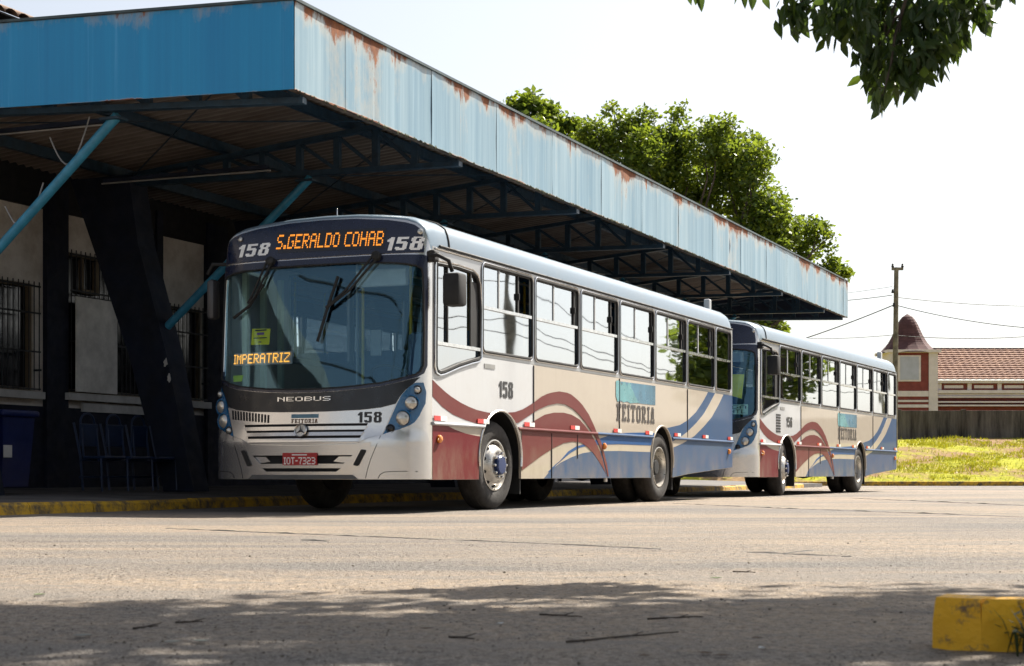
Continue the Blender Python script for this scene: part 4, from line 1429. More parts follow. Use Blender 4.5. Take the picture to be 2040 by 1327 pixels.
    patch('side_logo_wave', [(5.44, 1.65), (5.50, 1.665), (5.60, 1.66), (5.66, 1.60), (5.72, 1.655), (5.80, 1.66), (5.86, 1.60), (5.92, 1.655), (6.02, 1.65), (6.05, 1.58), (6.12, 1.55), (6.2, 1.48), (6.30, 1.42), (6.40, 1.40),
                             (6.0, 1.375), (5.86, 1.40), (5.74, 1.375), (5.62, 1.40), (5.50, 1.375), (5.44, 1.45)], near, TEAL, root, (), .006, .001, 0)
    lettering('side_name', rows_of('FEITORIA', SLAB, 2), near, 5.47, 7.02, 1.120, 1.355, plain('print_dark', (0.055, 0.045, 0.04), 0.5), root, .006)
    lettering('side_number', rows_of(number, BOLD, 2), near, 1.66, 2.05, 1.272, 1.458, DIGK, root, .005)
    MB().box(1.27, 1.55, -1.256, -1.2515, 1.58, 1.63).build('data_label', plain('label_grey', (0.28, 0.28, 0.27), 0.5), root)
    if not front_bus:
        for q in range(7):
            MB().box(1.0, 1.28, -1.256, -1.2515, 1.16 + .05 * q, 1.19 + .05 * q).build('vent_slot', CHAS, root)

    # ---- far side, rear, floor, chassis
    fholes = [rrect(a, b, 1.765, 2.725, .06) for a, b in BAYS]
    patch('far_window_band', [(0, 1.702), (REAR, 1.702), (REAR, 2.772), (0, 2.772)], far, BAND, root, fholes, 0, .035, 0)
    patch('far_panel', [(0, .35)] + [(1.13, .35)] + arc1(180, 0) + [(2.29, .35), (6.86, .35)] + arc2(180, 0) + [(7.86, .352), (8.65, .405), (REAR, .51), (REAR, 1.70), (0, 1.70)], far, CREAM, root, (), 0, .03, 0)
    for a, b in BAYS:
        MB().box(a + .005, b - .005, 1.236, 1.240, 1.77, 2.72).build('far_pane', SIDEG, root)
    rear = lambda y, z: (Vector((REAR, y, z)), Vector((1, 0, 0)))
    patch('rear_panel', [(-1.25, .51), (1.25, .51)] + [(y, roofz(y) - .10 if abs(y) < 1.24 else 2.70) for y, _ in top[::-1]], rear, BLUE1, root, [rrect(-.9, .9, 1.8, 2.6, .1)], 0, .03, 0)
    MB().box(REAR - .02, REAR - .015, -.92, .92, 1.78, 2.62).build('rear_pane', SIDEG, root)
    m = MB().box(.02, 1.08, -1.2, 1.2, .86, .90).box(1.08, 2.34, -.54, .54, .86, .90).box(2.34, 6.8, -1.2, 1.2, .86, .90).box(6.8, 7.92, -.54, .54, .86, .90).box(7.92, 10.9, -1.2, 1.2, .86, .90)
    m.box(1.08, 2.34, -1.2, 1.2, 1.16, 1.19).box(6.8, 7.92, -1.2, 1.2, 1.14, 1.17)
    m.build('floor', INTD, root)
    m = MB().box(-.2, 10.6, -.45, -.36, .50, .72).box(-.2, 10.6, .36, .45, .50, .72)
    for xx in (.2, 2.7, 4.0, 5.6, 8.4, 9.8):
        m.box(xx, xx + .1, -1.15, 1.15, .62, .70)
    m.box(3.3, 4.6, .5, 1.15, .42, .75).box(8.6, 9.4, -.9, .2, .34, .7)
    m.box(A1 - .08, A1 + .08, -.95, .95, .42, .55)
    m.tube([(A2, -.9, .5), (A2, .9, .5)], .10, 10)
    m.lathe([(0.0, -.22), (.16, -.2), (.2, 0), (.16, .2), (0, .22)], (A2, 0, .5), (0, 1, 0), 16)
    m.build('chassis', CHAS, root)
    for xx in (2.36, 7.96):
        MB().box(xx, xx + .025, -1.2, -.72, .17, .62).build('mud_flap', RUB, root)
    MB().tube([(5.18, -1.20, .42), (5.18, -1.20, .30)], .03, 8).build('drain_pipe', RIMM, root)

    # ---- wheels
    make_wheel(root, A1, -1.185, -1, steer)
    make_wheel(root, A1, 1.185, 1, steer)
    make_wheel(root, A2, -1.215, -1, 0, True)
    make_wheel(root, A2, 1.215, 1, 0, True)

    # ---- mirrors
    mr = empty('mirror', (0, 0, 0), 0, root)
    MB().tube([(-.06, -1.23, 2.66), (-.10, -1.36, 2.66), (-.06, -1.47, 2.60), (.02, -1.47, 2.50)], .022, 8).build('arm', RUB, mr, smooth=True)
    mm_ = MB().cbox(-.085, .12, -1.60, -1.40, 2.135, 2.475, .035)
    mm_.build('housing', RUB, mr, smooth=True)
    MB().box(.121, .124, -1.58, -1.42, 2.16, 2.45).build('mirror_glass', CHROME, mr)
    MB().cbox(-.09, .03, -1.32, -1.24, 2.60, 2.72, .02).build('bracket', RUB, mr)
    mr = empty('mirror', (0, 0, 0), 0, root)
    MB().tube([(-.05, 1.22, 2.70), (-.12, 1.38, 2.70), (-.10, 1.46, 2.60)], .022, 8).build('arm', RUB, mr, smooth=True)
    MB().cbox(-.14, .0, 1.36, 1.46, 2.10, 2.54, .04).build('housing', plain('mirror_grey', (0.05, 0.05, 0.055), 0.4), mr, smooth=True)
    MB().box(.001, .004, 1.38, 1.45, 2.12, 2.52).build('mirror_glass', CHROME, mr)

    # ---- interior
    dash = patch('dashboard', mir([(0, 1.30), (.9, 1.30), (1.15, 1.38), (1.18, .95), (0, .95)]), lambda y, z: (Vector((fs(y, z) + .10, y, z)), Vector((1, 0, 0))), INT, root, (), 0, 0, .15, FLINES)
    m = MB()
    yy = [-1.15 + .23 * i for i in range(11)]
    vs = []
    for y in yy:
        vs += [(fs(y, 1.30) + .10, y, 1.30), (.32, y, 1.22), (.40, y, .92)]
    m.add(vs, [(3 * i + a, 3 * i + 3 + a, 3 * i + 4 + a, 3 * i + 1 + a) for i in range(10) for a in range(2)])
    m.build('dash_top', INT, root, smooth=True)
    sw = MB()
    cen, axs = Vector((.28, -.62, 1.42)), Vector((.6, 0, .8)).normalized()
    sw.lathe([(.225 + .016 * math.cos(R(60 * q)), .016 * math.sin(R(60 * q))) for q in range(6)], cen, axs, 28, closed=True)
    sw.tube([cen, cen - axs * .3], .03, 8)
    sw.build('steering_wheel', RUB, root, smooth=True)
    ds = empty('driver_seat', (0, 0, 0), 0, root)
    MB().cbox(.62, 1.12, -.88, -.40, 1.12, 1.26, .05).build('seat', SEATM, ds, smooth=True)
    MB().cbox(1.04, 1.18, -.88, -.40, 1.22, 1.98, .05).build('backrest', SEATM, ds, smooth=True)
    MB().cbox(.3, 1.0, -.18, .42, .90, 1.30, .08).build('engine_cover', plain('engine_cover', (0.22, 0.20, 0.24), 0.6), root, smooth=True)
    MB().box(1.26, 1.29, -1.2, -.35, .90, 2.0).build('partition', INT, root)
    MB().box(.02, 10.9, -1.19, 1.19, 2.93, 2.95).build('ceiling', INT, root)
    for x_ in (.12, .48, .84):
        MB().box(x_, x_ + .05, 1.10, 1.16, .90, 2.62).build('door_stile', plain('door_pale', (0.42, 0.46, 0.36), 0.5), root)
    MB().cbox(.55, .9, -1.15, -.95, 2.35, 2.75, .03).build('cab_locker', CURT, root)
    MB().cbox(-.02, .06, -.95, -.35, 2.38, 2.56, .015).build('sun_visor', CURT, root)
    MB().cbox(1.22, 1.25, .02, .16, 1.75, 2.05, .01).build('ticket_reader', CURT, root)
    MB().cbox(1.30, 1.33, -.30, .28, 2.62, 2.86, .01).build('front_header', CURT, root)
    MB().box(1.26, 1.29, .35, .37, .90, 2.9).build('door_post', CURT, root)
    for x_, y_ in ((1.3, -.32), (1.3, .30), (2.9, .28), (2.9, -.28), (4.6, .28), (4.6, -.28)):
        MB().tube([(x_, y_, .9), (x_, y_, 3.08)], .018, 8).build('grab_pole', POLEY, root, smooth=True)
    for y_ in (-.45, .45):
        MB().tube([(.9, y_, 2.85), (10.5, y_, 2.85)], .018, 8).build('ceiling_rail', CURT, root, smooth=True)
    seatm = MB().cbox(0, .42, -.22, .22, 1.28, 1.36, .03).mesh('seat', SEATM, True)
    backm = MB().cbox(.36, .46, -.22, .22, 1.36, 1.95, .03).mesh('backrest', SEATM, True)
    for i in range(9):
        for y_ in (-.98, -.53, .53, .98):
            o = link('passenger_seat', seatm, root)
            o.location = (2.5 + .88 * i, y_, 0)
            b_ = link('backrest', backm, o)
    return root


bus1 = make_bus((-.827, 16.86), R(24.06), '158', 'silver city bus in front numbered 158 with lit destination sign', R(-2), True)
bus2 = make_bus((4.345, 28.527), R(25.6), '156', 'second silver and blue city bus partly hidden behind the leading bus', R(9), False)

# ================================================================== BACKGROUND
# stained boundary wall on top of the bank
g = G('stained_concrete', 0.95, spec=0.2)
_s = g.noise(1.0, 5, 0.7, sc=(3.0, 3.0, 0.35))
_b = g.noise(0.7, 5, 0.7)
_c = g.mix(g.ramp(_s, 0.35, 0.65), (0.030, 0.026, 0.024), (0.15, 0.135, 0.12))
g.col(g.mix(g.ramp(_b, 0.5, 0.7, 0, 0.5), _c, (0.09, 0.065, 0.05)))
g.bump(g.noise(12, 4), 0.4, 0.02)
WALLM = g.m
bw = tag(empty('boundary_wall', (0, 63.0, 0)), 'low dark stained concrete wall along the top of the grass bank', 'wall')
xx = -25.0
while xx < 70:
    MB().cbox(xx + .01, xx + 2.49, 0, .18, 1.2, 2.86 + random.uniform(-.02, .02), .015).build('wall_panel', WALLM, bw)
    MB().cbox(xx - .08, xx + .08, -.03, .20, 1.2, 2.90, .015).build('wall_post', WALLM, bw)
    xx += 2.5

# house with a curved tile tower and long tiled wing
BY = 85.0
BS = FPX / BY
HX = lambda u: (u - 1020) / BS
HZ = lambda v: CH + (VH - v) / BS
REDW = plain('brick_red_paint', (0.19, 0.042, 0.042), 0.8, var=0.15)
WTRIM = plain('white_trim', (0.62, 0.58, 0.64), 0.7, var=0.06)
RTILE = G('roof_tile', 0.85)
_t = RTILE.noise(2.5, 5, 0.7, sc=(1, 1, 2.5))
RTILE.col(RTILE.mix(RTILE.ramp(_t, 0.35, 0.65), (0.12, 0.048, 0.030), (0.30, 0.165, 0.105)))
RTILE = RTILE.m
TOWT = G('tower_tile', 0.85)
_t = TOWT.noise(2.5, 5, 0.7, sc=(1, 1, 2.5))
TOWT.col(TOWT.mix(TOWT.ramp(_t, 0.35, 0.65), (0.050, 0.017, 0.019), (0.105, 0.042, 0.040)))
TOWT = TOWT.m
WINB = plain('window_blind', (0.38, 0.41, 0.55), 0.4, var=0.06)
house = tag(empty('tower_house', (0, BY, 0)), 'red and white house with curved tile tower and long tiled roof', 'house')
tx0, tx1 = HX(1773), HX(1866)
tcx = (tx0 + tx1) / 2
zt0, zt1 = HZ(905), HZ(703)
MB().box(tx0, tx1, 0, 2.6, 0.6, zt1).build('tower_wall', REDW, house)
for a, b in ((tx0 - .03, tx0 + .28), (tx1 - .42, tx1 + .05)):
    MB().box(a, b, -.06, 2.66, 0.6, zt1 + .01).build('corner_pilaster', WTRIM, house)
MB().box(tx0 - .18, tx1 + .2, -.2, 2.8, zt1 + .012, zt1 + .16).build('tower_cornice', WTRIM, house)
for v0, v1 in ((779, 790), (797, 801), (806, 812)):
    MB().box(tx0 + .29, tx1 - .43, -.05, -.002, HZ(v1), HZ(v0)).build('tower_band', WTRIM, house)
wn_ = empty('window', (0, 0, 0), 0, house)
MB().box(HX(1789), HX(1834), -.05, -.004, HZ(760), HZ(708)).build('frame', WTRIM, wn_)
MB().box(HX(1793), HX(1830), -.07, -.052, HZ(757), HZ(711)).build('blind', WINB, wn_)
# curved tower roof: stepped tile courses
prof = []
for k_ in range(15):
    q = k_ / 14
    z = HZ(701) + (HZ(621) - HZ(701)) * q
    r_ = interp(q, [0, .06, .25, .42, .6, .75, .88, .96, 1.0], [1.58, 1.36, 1.0, .80, .63, .50, .34, .20, .02])
    prof.append((r_, z))
tr_ = empty('tower_roof', (0, 0, 0), 0, house)
for i in range(14):
    (r0, z0), (r1, z1) = prof[i], prof[i + 1]
    m = MB()
    vs = []
    for r_, z in ((r0 + .035, z0 - .03), (r1 + .005, z1)):
        for q in range(16):
            a = 2 * math.pi * (q + .5) / 16
            k_ = 1.0 / max(abs(math.cos(a)), abs(math.sin(a)))
            k_ = 0.6 + 0.4 * k_
            vs.append((tcx + r_ * k_ * math.cos(a), 1.3 + r_ * k_ * math.sin(a), z))
    m.add(vs, [(q, (q + 1) % 16, 16 + (q + 1) % 16, 16 + q) for q in range(16)])
    m.build('tile_course', TOWT, tr_)
# wing
wx0, wx1 = tx1 + .06, HX(2240)
MB().box(wx0, wx1, .5, 6, 0.6, HZ(757)).build('wing_wall', REDW, house)
wr = empty('wing_roof', (0, 0, 0), 0, house)
nrow = 14
for i in range(nrow):
    y0 = 0.0 + 3.4 * i / nrow
    z0 = HZ(757) + .02 + (HZ(688) - HZ(757)) * i / nrow * 1.03
    y1 = 0.0 + 3.4 * (i + 1.25) / nrow
    z1 = HZ(757) + .02 + (HZ(688) - HZ(757)) * (i + 1.25) / nrow * 1.03
    n = 58
    m = MB()
    vs = []
    for j in range(n + 1):
        x_ = wx0 + (wx1 - wx0) * j / n
        hmp = .03 if j % 2 else 0
        vs += [(x_, y0 - .03, z0 + hmp), (x_, y0, z0 + .06 + hmp), (x_, y1, z1 + hmp * .4)]
    m.add(vs, [(3 * j + a, 3 * j + 3 + a, 3 * j + 4 + a, 3 * j + 1 + a) for j in range(n) for a in range(2)])
    m.build('tile_course', RTILE, wr)
MB().box(wx0, wx1, 3.3, 3.6, HZ(688) - .05, HZ(688) + .12).build('ridge', TOWT, wr)
# white parapet with long openings and bands
for v0, v1, d in ((758, 763, .14), (777, 783, .12), (789, 792, .09), (799, 802, .09), (806, 809, .09)):
    MB().box(wx0 + .01, wx1, .5 - d - .25, .498, HZ(v1), HZ(v0)).build('parapet_band', WTRIM, house)
MB().box(wx0 + .01, wx1, .32, .49, HZ(776.5), HZ(763.3)).build('parapet_panel', REDW, house)
u = 1870
while u < 2230:
    MB().box(HX(u), HX(u + 8), .22, .315, HZ(776.5), HZ(763.3)).build('parapet_post', WTRIM, house)
    MB().box(HX(u + 14), HX(u + 52), .28, .315, HZ(773), HZ(767)).build('parapet_panel_trim', WTRIM, house)
    u += 60
MB().box(wx0 + .01, wx1, .30, .495, HZ(788.5), HZ(783.4)).build('parapet_strip', WTRIM, house)

# utility pole with wires
PY = 60.0
POLEM = plain('weathered_pole', (0.19, 0.17, 0.12), 0.9, var=0.3, scale=4)
px = (1783 - 1020) * PY / FPX
pole = tag(empty('utility_pole', (px, PY, 1.2)), 'slim weathered utility pole standing in front of the tower house', 'pole')
pz = CH + (VH - 533) * PY / FPX - 1.2
MB().tube([(-.02, 0, 0), (.05, 0, pz)], .115, 10, .085).build('shaft', POLEM, pole, smooth=True)
MB().box(-.12, .30, -.05, .05, pz - .10, pz).build('cross_arm', POLEM, pole)
for dx, dz in ((-.10, .0), (.26, .0), (-.10, -.95), (-.06, -1.45)):
    MB().lathe([(.05, 0), (.055, .05), (.03, .08), (.045, .12), (0, .15)], (dx, -.06, pz + dz), (0, 0, 1), 10).build('insulator', IRON, pole, smooth=True)
WIRE = plain('wire_black', (0.02, 0.02, 0.02), 0.6)


def wire(p, q, sag, lab, r=.014):
    p, q = Vector(p), Vector(q)
    pts = [p.lerp(q, i / 24) - Vector((0, 0, sag * 4 * (i / 24) * (1 - i / 24))) for i in range(25)]
    return tag(MB().tube(pts, r, 5).build('overhead_wire', WIRE, smooth=True), lab, 'wire', 'overhead wires at the utility pole')


# roadside cable line to the right of the picture, mirrored in the bus windows
rp = [Vector((22.0, 38.4, 0)), Vector((38.3, 75.0, 0)), Vector((5.8, 1.9, 0))]
for q, (pp, lab) in enumerate(zip(rp, ('roadside cable pole mirrored in the first bus window', 'far roadside cable pole right of the picture', 'near roadside cable pole beside the overhanging tree'))):
    pl_ = tag(empty('cable_pole', pp), lab, 'pole', 'roadside cable poles')
    MB().tube([(0, 0, 0), (0, 0, 8.6)], .15, 10, .10).build('shaft', POLEM, pl_, smooth=True)
    MB().box(-.7, .7, -.05, .05, 8.0, 8.12).build('cross_arm', POLEM, pl_)
    MB().cbox(-.25, .25, -.45, -.12, 6.4, 7.2, .05).build('transformer', IRON, pl_)
for q, z_ in enumerate((4.6, 5.0, 6.1)):
    for b_, lab in ((1, 'roadside cable number %s from the ground running away' % ('one', 'two', 'three', 'four', 'five')[q]), (2, 'roadside cable number %s from the ground running near' % ('one', 'two', 'three', 'four', 'five')[q])):
        a0, a1 = rp[0] + Vector((0, 0, z_)), rp[b_] + Vector((0, 0, z_ + .2 * q))
        pts = [a0.lerp(a1, i / 24) - Vector((0, 0, (.5 + .35 * q) * 4 * (i / 24) * (1 - i / 24))) for i in range(25)]
        tag(MB().tube(pts, .016, 5).build('roadside_cable', WIRE, smooth=True), lab, 'cable', 'roadside cables')
# cable line behind the photographer on the left, mirrored in the windscreen
lp = [Vector((-34.0, 20.0, 0)), Vector((-9.0, -17.0, 0))]
for pp, lab in zip(lp, ('cable pole far to the left of the station', 'cable pole on the left behind the viewpoint')):
    pl_ = tag(empty('cable_pole', pp), lab, 'pole', 'roadside cable poles')
    MB().tube([(0, 0, 0), (0, 0, 13)], .17, 10, .11).build('shaft', POLEM, pl_, smooth=True)
    MB().box(-.7, .7, -.05, .05, 12.2, 12.32).build('cross_arm', POLEM, pl_)
for q, (z_, sg_) in enumerate(((8.2, 1.3), (9.0, 1.0), (9.6, 1.5), (10.6, 1.1), (12.4, .9))):
    a0, a1 = lp[0] + Vector((0, 0, z_ + .3)), lp[1] + Vector((0, 0, z_ - .4 * (q % 2)))
    pts = [a0.lerp(a1, i / 24) - Vector((0, 0, sg_ * 4 * (i / 24) * (1 - i / 24))) for i in range(25)]
    tag(MB().tube(pts, .035, 5).build('roadside_cable', WIRE, smooth=True), 'cable %s from the bottom of the line left of the viewpoint' % ('first', 'second', 'third', 'fourth', 'fifth')[q], 'cable', 'roadside cables')
ptop = Vector((px, PY, CH))
zz = lambda v, Y=PY: CH + (VH - v) * Y / FPX
wire((px - .1, PY, zz(588)), at(1400, 575, 95), .5, 'upper wire running left from the pole behind the canopy')
wire((px, PY, zz(592)), at(2250, 602, 70), .25, 'topmost wire running right from the pole')
wire((px - .1, PY, zz(609)), at(1330, 742, 72), .3, 'steep wire dropping left from the pole over the second bus', .02)
wire((px + .1, PY, zz(609)), at(2260, 655, 58), .35, 'middle wire sagging right from the pole')
wire((px, PY, zz(668)), at(2260, 640, 66), .35, 'lowest wire rising right from the pole past the tower')
wire((px, PY, zz(667)), at(1480, 664, 80), .2, 'faint low wire running left from the pole above the bus roof', .010)
wire((px - .1, PY, zz(571)), at(1500, 590, 100), .2, 'thin wire leaving the pole head to the left', .008)


# ================================================================== TREES
def leaf_cloud(blobs, n, size, seed, stretch=1.0, droop=0.0, shell=0.55):
    rnd = random.Random(seed)
    wts = [r ** 2 for _, r in blobs]
    tot = sum(wts)
    V, F = [], []
    for (c, r), wt in zip(blobs, wts):
        # every blob is made of small sprays so that light and dark clumps form
        ns = max(3, int(n * wt / tot / 22))
        for _ in range(ns):
            d = Vector((rnd.gauss(0, 1), rnd.gauss(0, 1), rnd.gauss(0, 1))).normalized()
            rr = r * (shell + (1.08 - shell) * rnd.random())
            sc = c + Vector((d.x * rr, d.y * rr, d.z * rr * stretch))
            sr = r * rnd.uniform(.12, .26) + size
            for _ in range(22):
                e = Vector((rnd.gauss(0, 1), rnd.gauss(0, 1), rnd.gauss(0, .7)))
                p = sc + e * sr * .55
                l = size * rnd.uniform(.4, 1.4)
                ax = Vector((rnd.gauss(0, 1), rnd.gauss(0, 1), rnd.gauss(0, .6) - droop)).normalized()
                sd_ = ax.orthogonal().normalized()
                sd_ = (Matrix.Rotation(rnd.uniform(0, 6.28), 3, ax) @ sd_) * l * .30
                o = len(V)
                V += [p, p + ax * l * .45 + sd_, p + ax * l, p + ax * l * .45 - sd_]
                F.append((o, o + 1, o + 2, o + 3))
    return V, F


def cloud_obj(name, VF, mat, parent):
    me = bpy.data.meshes.new(name)
    me.from_pydata([tuple(v) for v in VF[0]], [], VF[1])
    finish(me, mat, False)
    return link(name, me, parent)


BARK = plain('bark', (0.085, 0.065, 0.05), 0.95, var=0.35, scale=5, bump=0.6, bscale=14)
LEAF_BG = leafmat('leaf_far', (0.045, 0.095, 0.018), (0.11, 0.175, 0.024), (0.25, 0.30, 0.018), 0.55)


def limb(mb, a, b, r0, r1, seed, n=7, wob=.12):
    rnd = random.Random(seed)
    a, b = Vector(a), Vector(b)
    L = (b - a).length
    pts = []
    for i in range(n + 1):
        k_ = i / n
        p = a.lerp(b, k_)
        if 0 < i < n:
            p += Vector((rnd.uniform(-1, 1), rnd.uniform(-1, 1), rnd.uniform(-.4, 1))) * L * wob * math.sin(math.pi * k_)
        pts.append(p)
    mb.tube(pts, r0, 8, r1)
    return pts


def far_tree(label, base, blobs_px, Y, n, size, seed):
    t = tag(empty('leafy_tree', base), label, 'tree', 'trees behind the canopy')
    rnd = random.Random(seed)
    bl = []
    for u, v, r in blobs_px:
        c = at(u, v, Y + rnd.uniform(-1.2, 1.2) * r / 54 * .8) - Vector(base)
        rr = r / FPX * Y
        bl.append((c, rr * .62))
        for _ in range(5):
            d = Vector((rnd.gauss(0, 1), rnd.gauss(0, 1), rnd.gauss(0, 1))).normalized()
            bl.append((c + d * rr * rnd.uniform(.55, .95), rr * rnd.uniform(.22, .42)))
    cloud_obj('crown', leaf_cloud(bl, n, size, seed), LEAF_BG, t)
    m = MB()
    top_ = Vector((0, 0, 4.2))
    limb(m, (0, 0, 0), top_, .42, .30, seed, 6, .03)
    for i, (c, r) in enumerate(bl[::3]):
        limb(m, top_ - Vector((0, 0, rnd.uniform(0, 1))), c, .10, .02, seed + i, 7, .08)
    m.build('trunk', BARK, t, smooth=True)
    return t


far_tree('large spreading green tree rising behind the far end of the canopy', (7.6, 60, .0),
         [(1185, 262, 42), (1170, 320, 60), (1240, 270, 60), (1290, 300, 72), (1350, 285, 62), (1400, 290, 66), (1460, 295, 55), (1500, 320, 60), (1330, 370, 100), (1440, 390, 100), (1530, 400, 55),
          (1240, 350, 70), (1520, 470, 70), (1575, 460, 34), (1630, 462, 36), (1600, 500, 40), (1650, 530, 22), (1560, 560, 60), (1480, 520, 90), (1400, 480, 90), (1680, 545, 12), (1540, 648, 26), (1500, 640, 40)],
         60, 60000, .19, 3)
far_tree('small dark treetop showing above the canopy left of the large tree', (1.0, 66, 0),
         [(1022, 222, 18), (1050, 215, 26), (1088, 225, 28), (1060, 262, 45), (1105, 262, 32), (1120, 300, 50), (1050, 320, 60), (1140, 250, 12)], 66, 9000, .27, 8)
far_tree('grey green tree farther back seen low under the canopy end', (10.0, 78, 0),
         [(1395, 600, 40), (1440, 640, 50), (1500, 668, 34), (1545, 655, 22), (1350, 650, 60)], 78, 8000, .30, 12)

far_tree('bushy roadside tree mirrored in the rear bus windows', (18.9, 45, 0), [(2370, 600, 90), (2420, 660, 100), (2350, 700, 80), (2450, 720, 90), (2400, 540, 70)], 45, 7000, .26, 31)

# tree over the road on the right: trunk outside the picture, its boughs shade the foreground and one spray hangs into view
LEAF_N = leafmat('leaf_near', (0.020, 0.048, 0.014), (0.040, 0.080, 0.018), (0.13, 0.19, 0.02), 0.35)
TB = Vector((4.4, 6.9, 0))
oak = tag(empty('overhanging_tree', TB), 'dark leafy tree overhanging the road with a branch hanging at top right', 'tree')
blobs = []
rnd = random.Random(5)
OFF = Vector((SUN_DIR.x, SUN_DIR.y, 0)) / math.tan(SUN_EL)
# the crown is laid where its shade falls on the near strip of road
for i in range(112):
    gx = rnd.uniform(-4.4, 3.4)
    edge = interp(gx, [-4, -2.4, -1.2, 0, 1.6, 3], [4.45, 4.75, 5.4, 5.55, 5.8, 5.95])
    r = rnd.uniform(.55, .85)
    gy = rnd.uniform(-2.5, edge - r * .8) if i > 70 else edge - r * .85 - abs(rnd.gauss(0, .7))
    z = rnd.uniform(4.3, 6.8)
    p = Vector((gx, gy, 0)) + OFF * z
    p.z = z
    if p.z - r < CH + .2912 * p.y + .25 and abs(p.x) < .34 * p.y + r + .2:
        p = Vector((gx, gy, 0)) + OFF * 6.3
        p.z = 6.3
    blobs.append((p - TB, r))
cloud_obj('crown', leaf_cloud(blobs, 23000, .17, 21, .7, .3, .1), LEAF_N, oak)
m = MB()
fork = Vector((-.2, -.1, 3.4))
limb(m, (0, 0, 0), fork, .30, .22, 1, 12, .012)
for i, (c, r) in enumerate(blobs[::3]):
    limb(m, fork + Vector((0, 0, rnd.uniform(-.5, .3))), c, .08, .015, 30 + i, 7, .06)
m.build('trunk', BARK, oak, smooth=True)
# the hanging spray, single leaves on drooping twigs
HY = 7.2
spray = [(1590, 12, 46), (1680, 25, 62), (1760, 30, 66), (1850, 40, 70), (1925, 15, 52), (1900, 70, 38), (1740, 100, 44), (1800, 115, 60), (1850, 105, 45), (1750, 150, 34), (1800, 150, 30), (1760, 185, 20), (1750, 205, 14), (1830, -120, 80), (1750, -70, 75), (1910, -80, 65), (1650, -60, 55), (2000, -60, 50)]
tw = MB()
top_pt = at(1830, -160, HY) - TB
limb(tw, fork, top_pt, .06, .03, 77, 14, .025)
lm = bpy.data.meshes.new('leaf')
LV = [(0, 0, 0), (.012, .004, -.016), (.017, .006, -.036), (.010, .003, -.058), (0, 0, -.078), (-.010, .003, -.058), (-.017, .006, -.036), (-.012, .004, -.016), (0, -.003, -.035)]
lm.from_pydata(LV, [], [(0, 1, 8), (1, 2, 8), (2, 3, 8), (3, 4, 8), (4, 5, 8), (5, 6, 8), (6, 7, 8), (7, 0, 8)])
finish(lm, LEAF_N, True)
V, F = [], []
count = 0
rnd = random.Random(9)
area = sum(r * r for *_, r in spray)
single = []
for u, v, r in spray:
    c = at(u, v, HY + rnd.uniform(-.25, .25)) - TB
    limb(tw, top_pt + Vector((rnd.uniform(-.3, .3), rnd.uniform(-.2, .2), 0)), c, .012, .004, int(u + v), 7, .07)
    rr = r / FPX * HY
    nl = int(2250 * r * r / area)
    for _ in range(nl):
        d = Vector((rnd.gauss(0, 1), rnd.gauss(0, 1.2), rnd.gauss(0, 1))).normalized() * rr * rnd.random() ** .45
        p = c + d
        s_ = rnd.uniform(.5, 1.3)
        eu = Euler((rnd.gauss(0, .5), rnd.gauss(0, .5), rnd.uniform(0, 6.28)))
        front_ = d.y < 0 and d.length > .55 * rr
        if front_ and v > -40 and len(single) < 300 and rnd.random() < .8:
            single.append((p, s_, eu))
        else:
            o = len(V)
            M_ = eu.to_matrix()
            V += [p + M_ @ (Vector(q) * s_) for q in LV]
            F += [tuple(o + i for i in f) for f in ((0, 1, 8), (1, 2, 8), (2, 3, 8), (3, 4, 8), (4, 5, 8), (5, 6, 8), (6, 7, 8), (7, 0, 8))]
for u, v in ((1388, -6), (1392, 0), (1370, -10), (1478, -4), (1500, 2), (1516, 0), (1470, -12), (1745, 222), (1738, 212), (1755, 214), (1742, 196), (1558, 62), (1545, 55), (1552, 40)):
    single.append((at(u, v, HY) - TB + Vector((0, 0, .035)), rnd.uniform(.95, 1.2), Euler((rnd.gauss(0, .2), rnd.gauss(0, .25), rnd.uniform(0, 6.28)))))
single = single[:300] if len(single) <= 300 else single[-300:]
tw.build('twigs', BARK, oak, smooth=True)
hs = cloud_obj('hanging_foliage', (V, F), LEAF_N, oak)
hs['kind'] = 'stuff'
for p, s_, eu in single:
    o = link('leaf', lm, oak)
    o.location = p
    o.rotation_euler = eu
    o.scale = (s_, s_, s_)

# ================================================================== FOREGROUND
kb = tag(empty('island_kerb', (0, 0, 0)), 'chipped yellow kerb end of the island at bottom right', 'kerb')


YEL2 = G('island_kerb_yellow', 0.7)
_w = YEL2.ramp(YEL2.noise(14, 6, 0.75, world=True), 0.56, 0.66)
YEL2.col(YEL2.mix(_w, YEL2.mix(YEL2.ramp(YEL2.noise(4, 3, world=True), .3, .7), (0.66, 0.33, 0.008), (0.85, 0.46, 0.015)), (0.16, 0.10, 0.05)))
YEL2.bump(YEL2.noise(40, 5), 0.6, 0.01)
YEL2 = YEL2.m


def kstone(pts, z):
    m = MB()
    n = len(pts)
    c = Vector((sum(p[0] for p in pts) / n, sum(p[1] for p in pts) / n))
    vs = []
    for zz_, k_ in ((-.02, 1.03), (z * .5, 1.015), (z - .012, 1.0), (z, .965)):
        for p in pts:
            q = c + (Vector(p) - c) * k_
            vs.append((q.x + .006 * mnoise.noise((q.x * 9, q.y * 9, zz_ * 20)), q.y, zz_))
    fs_ = [tuple(range(3 * n, 4 * n))]
    for l in range(3):
        for i in range(n):
            fs_.append((l * n + i, l * n + (i + 1) % n, (l + 1) * n + (i + 1) % n, (l + 1) * n + i))
    m.add(vs, fs_)
    return m.build('kerb_stone', YEL2, kb)


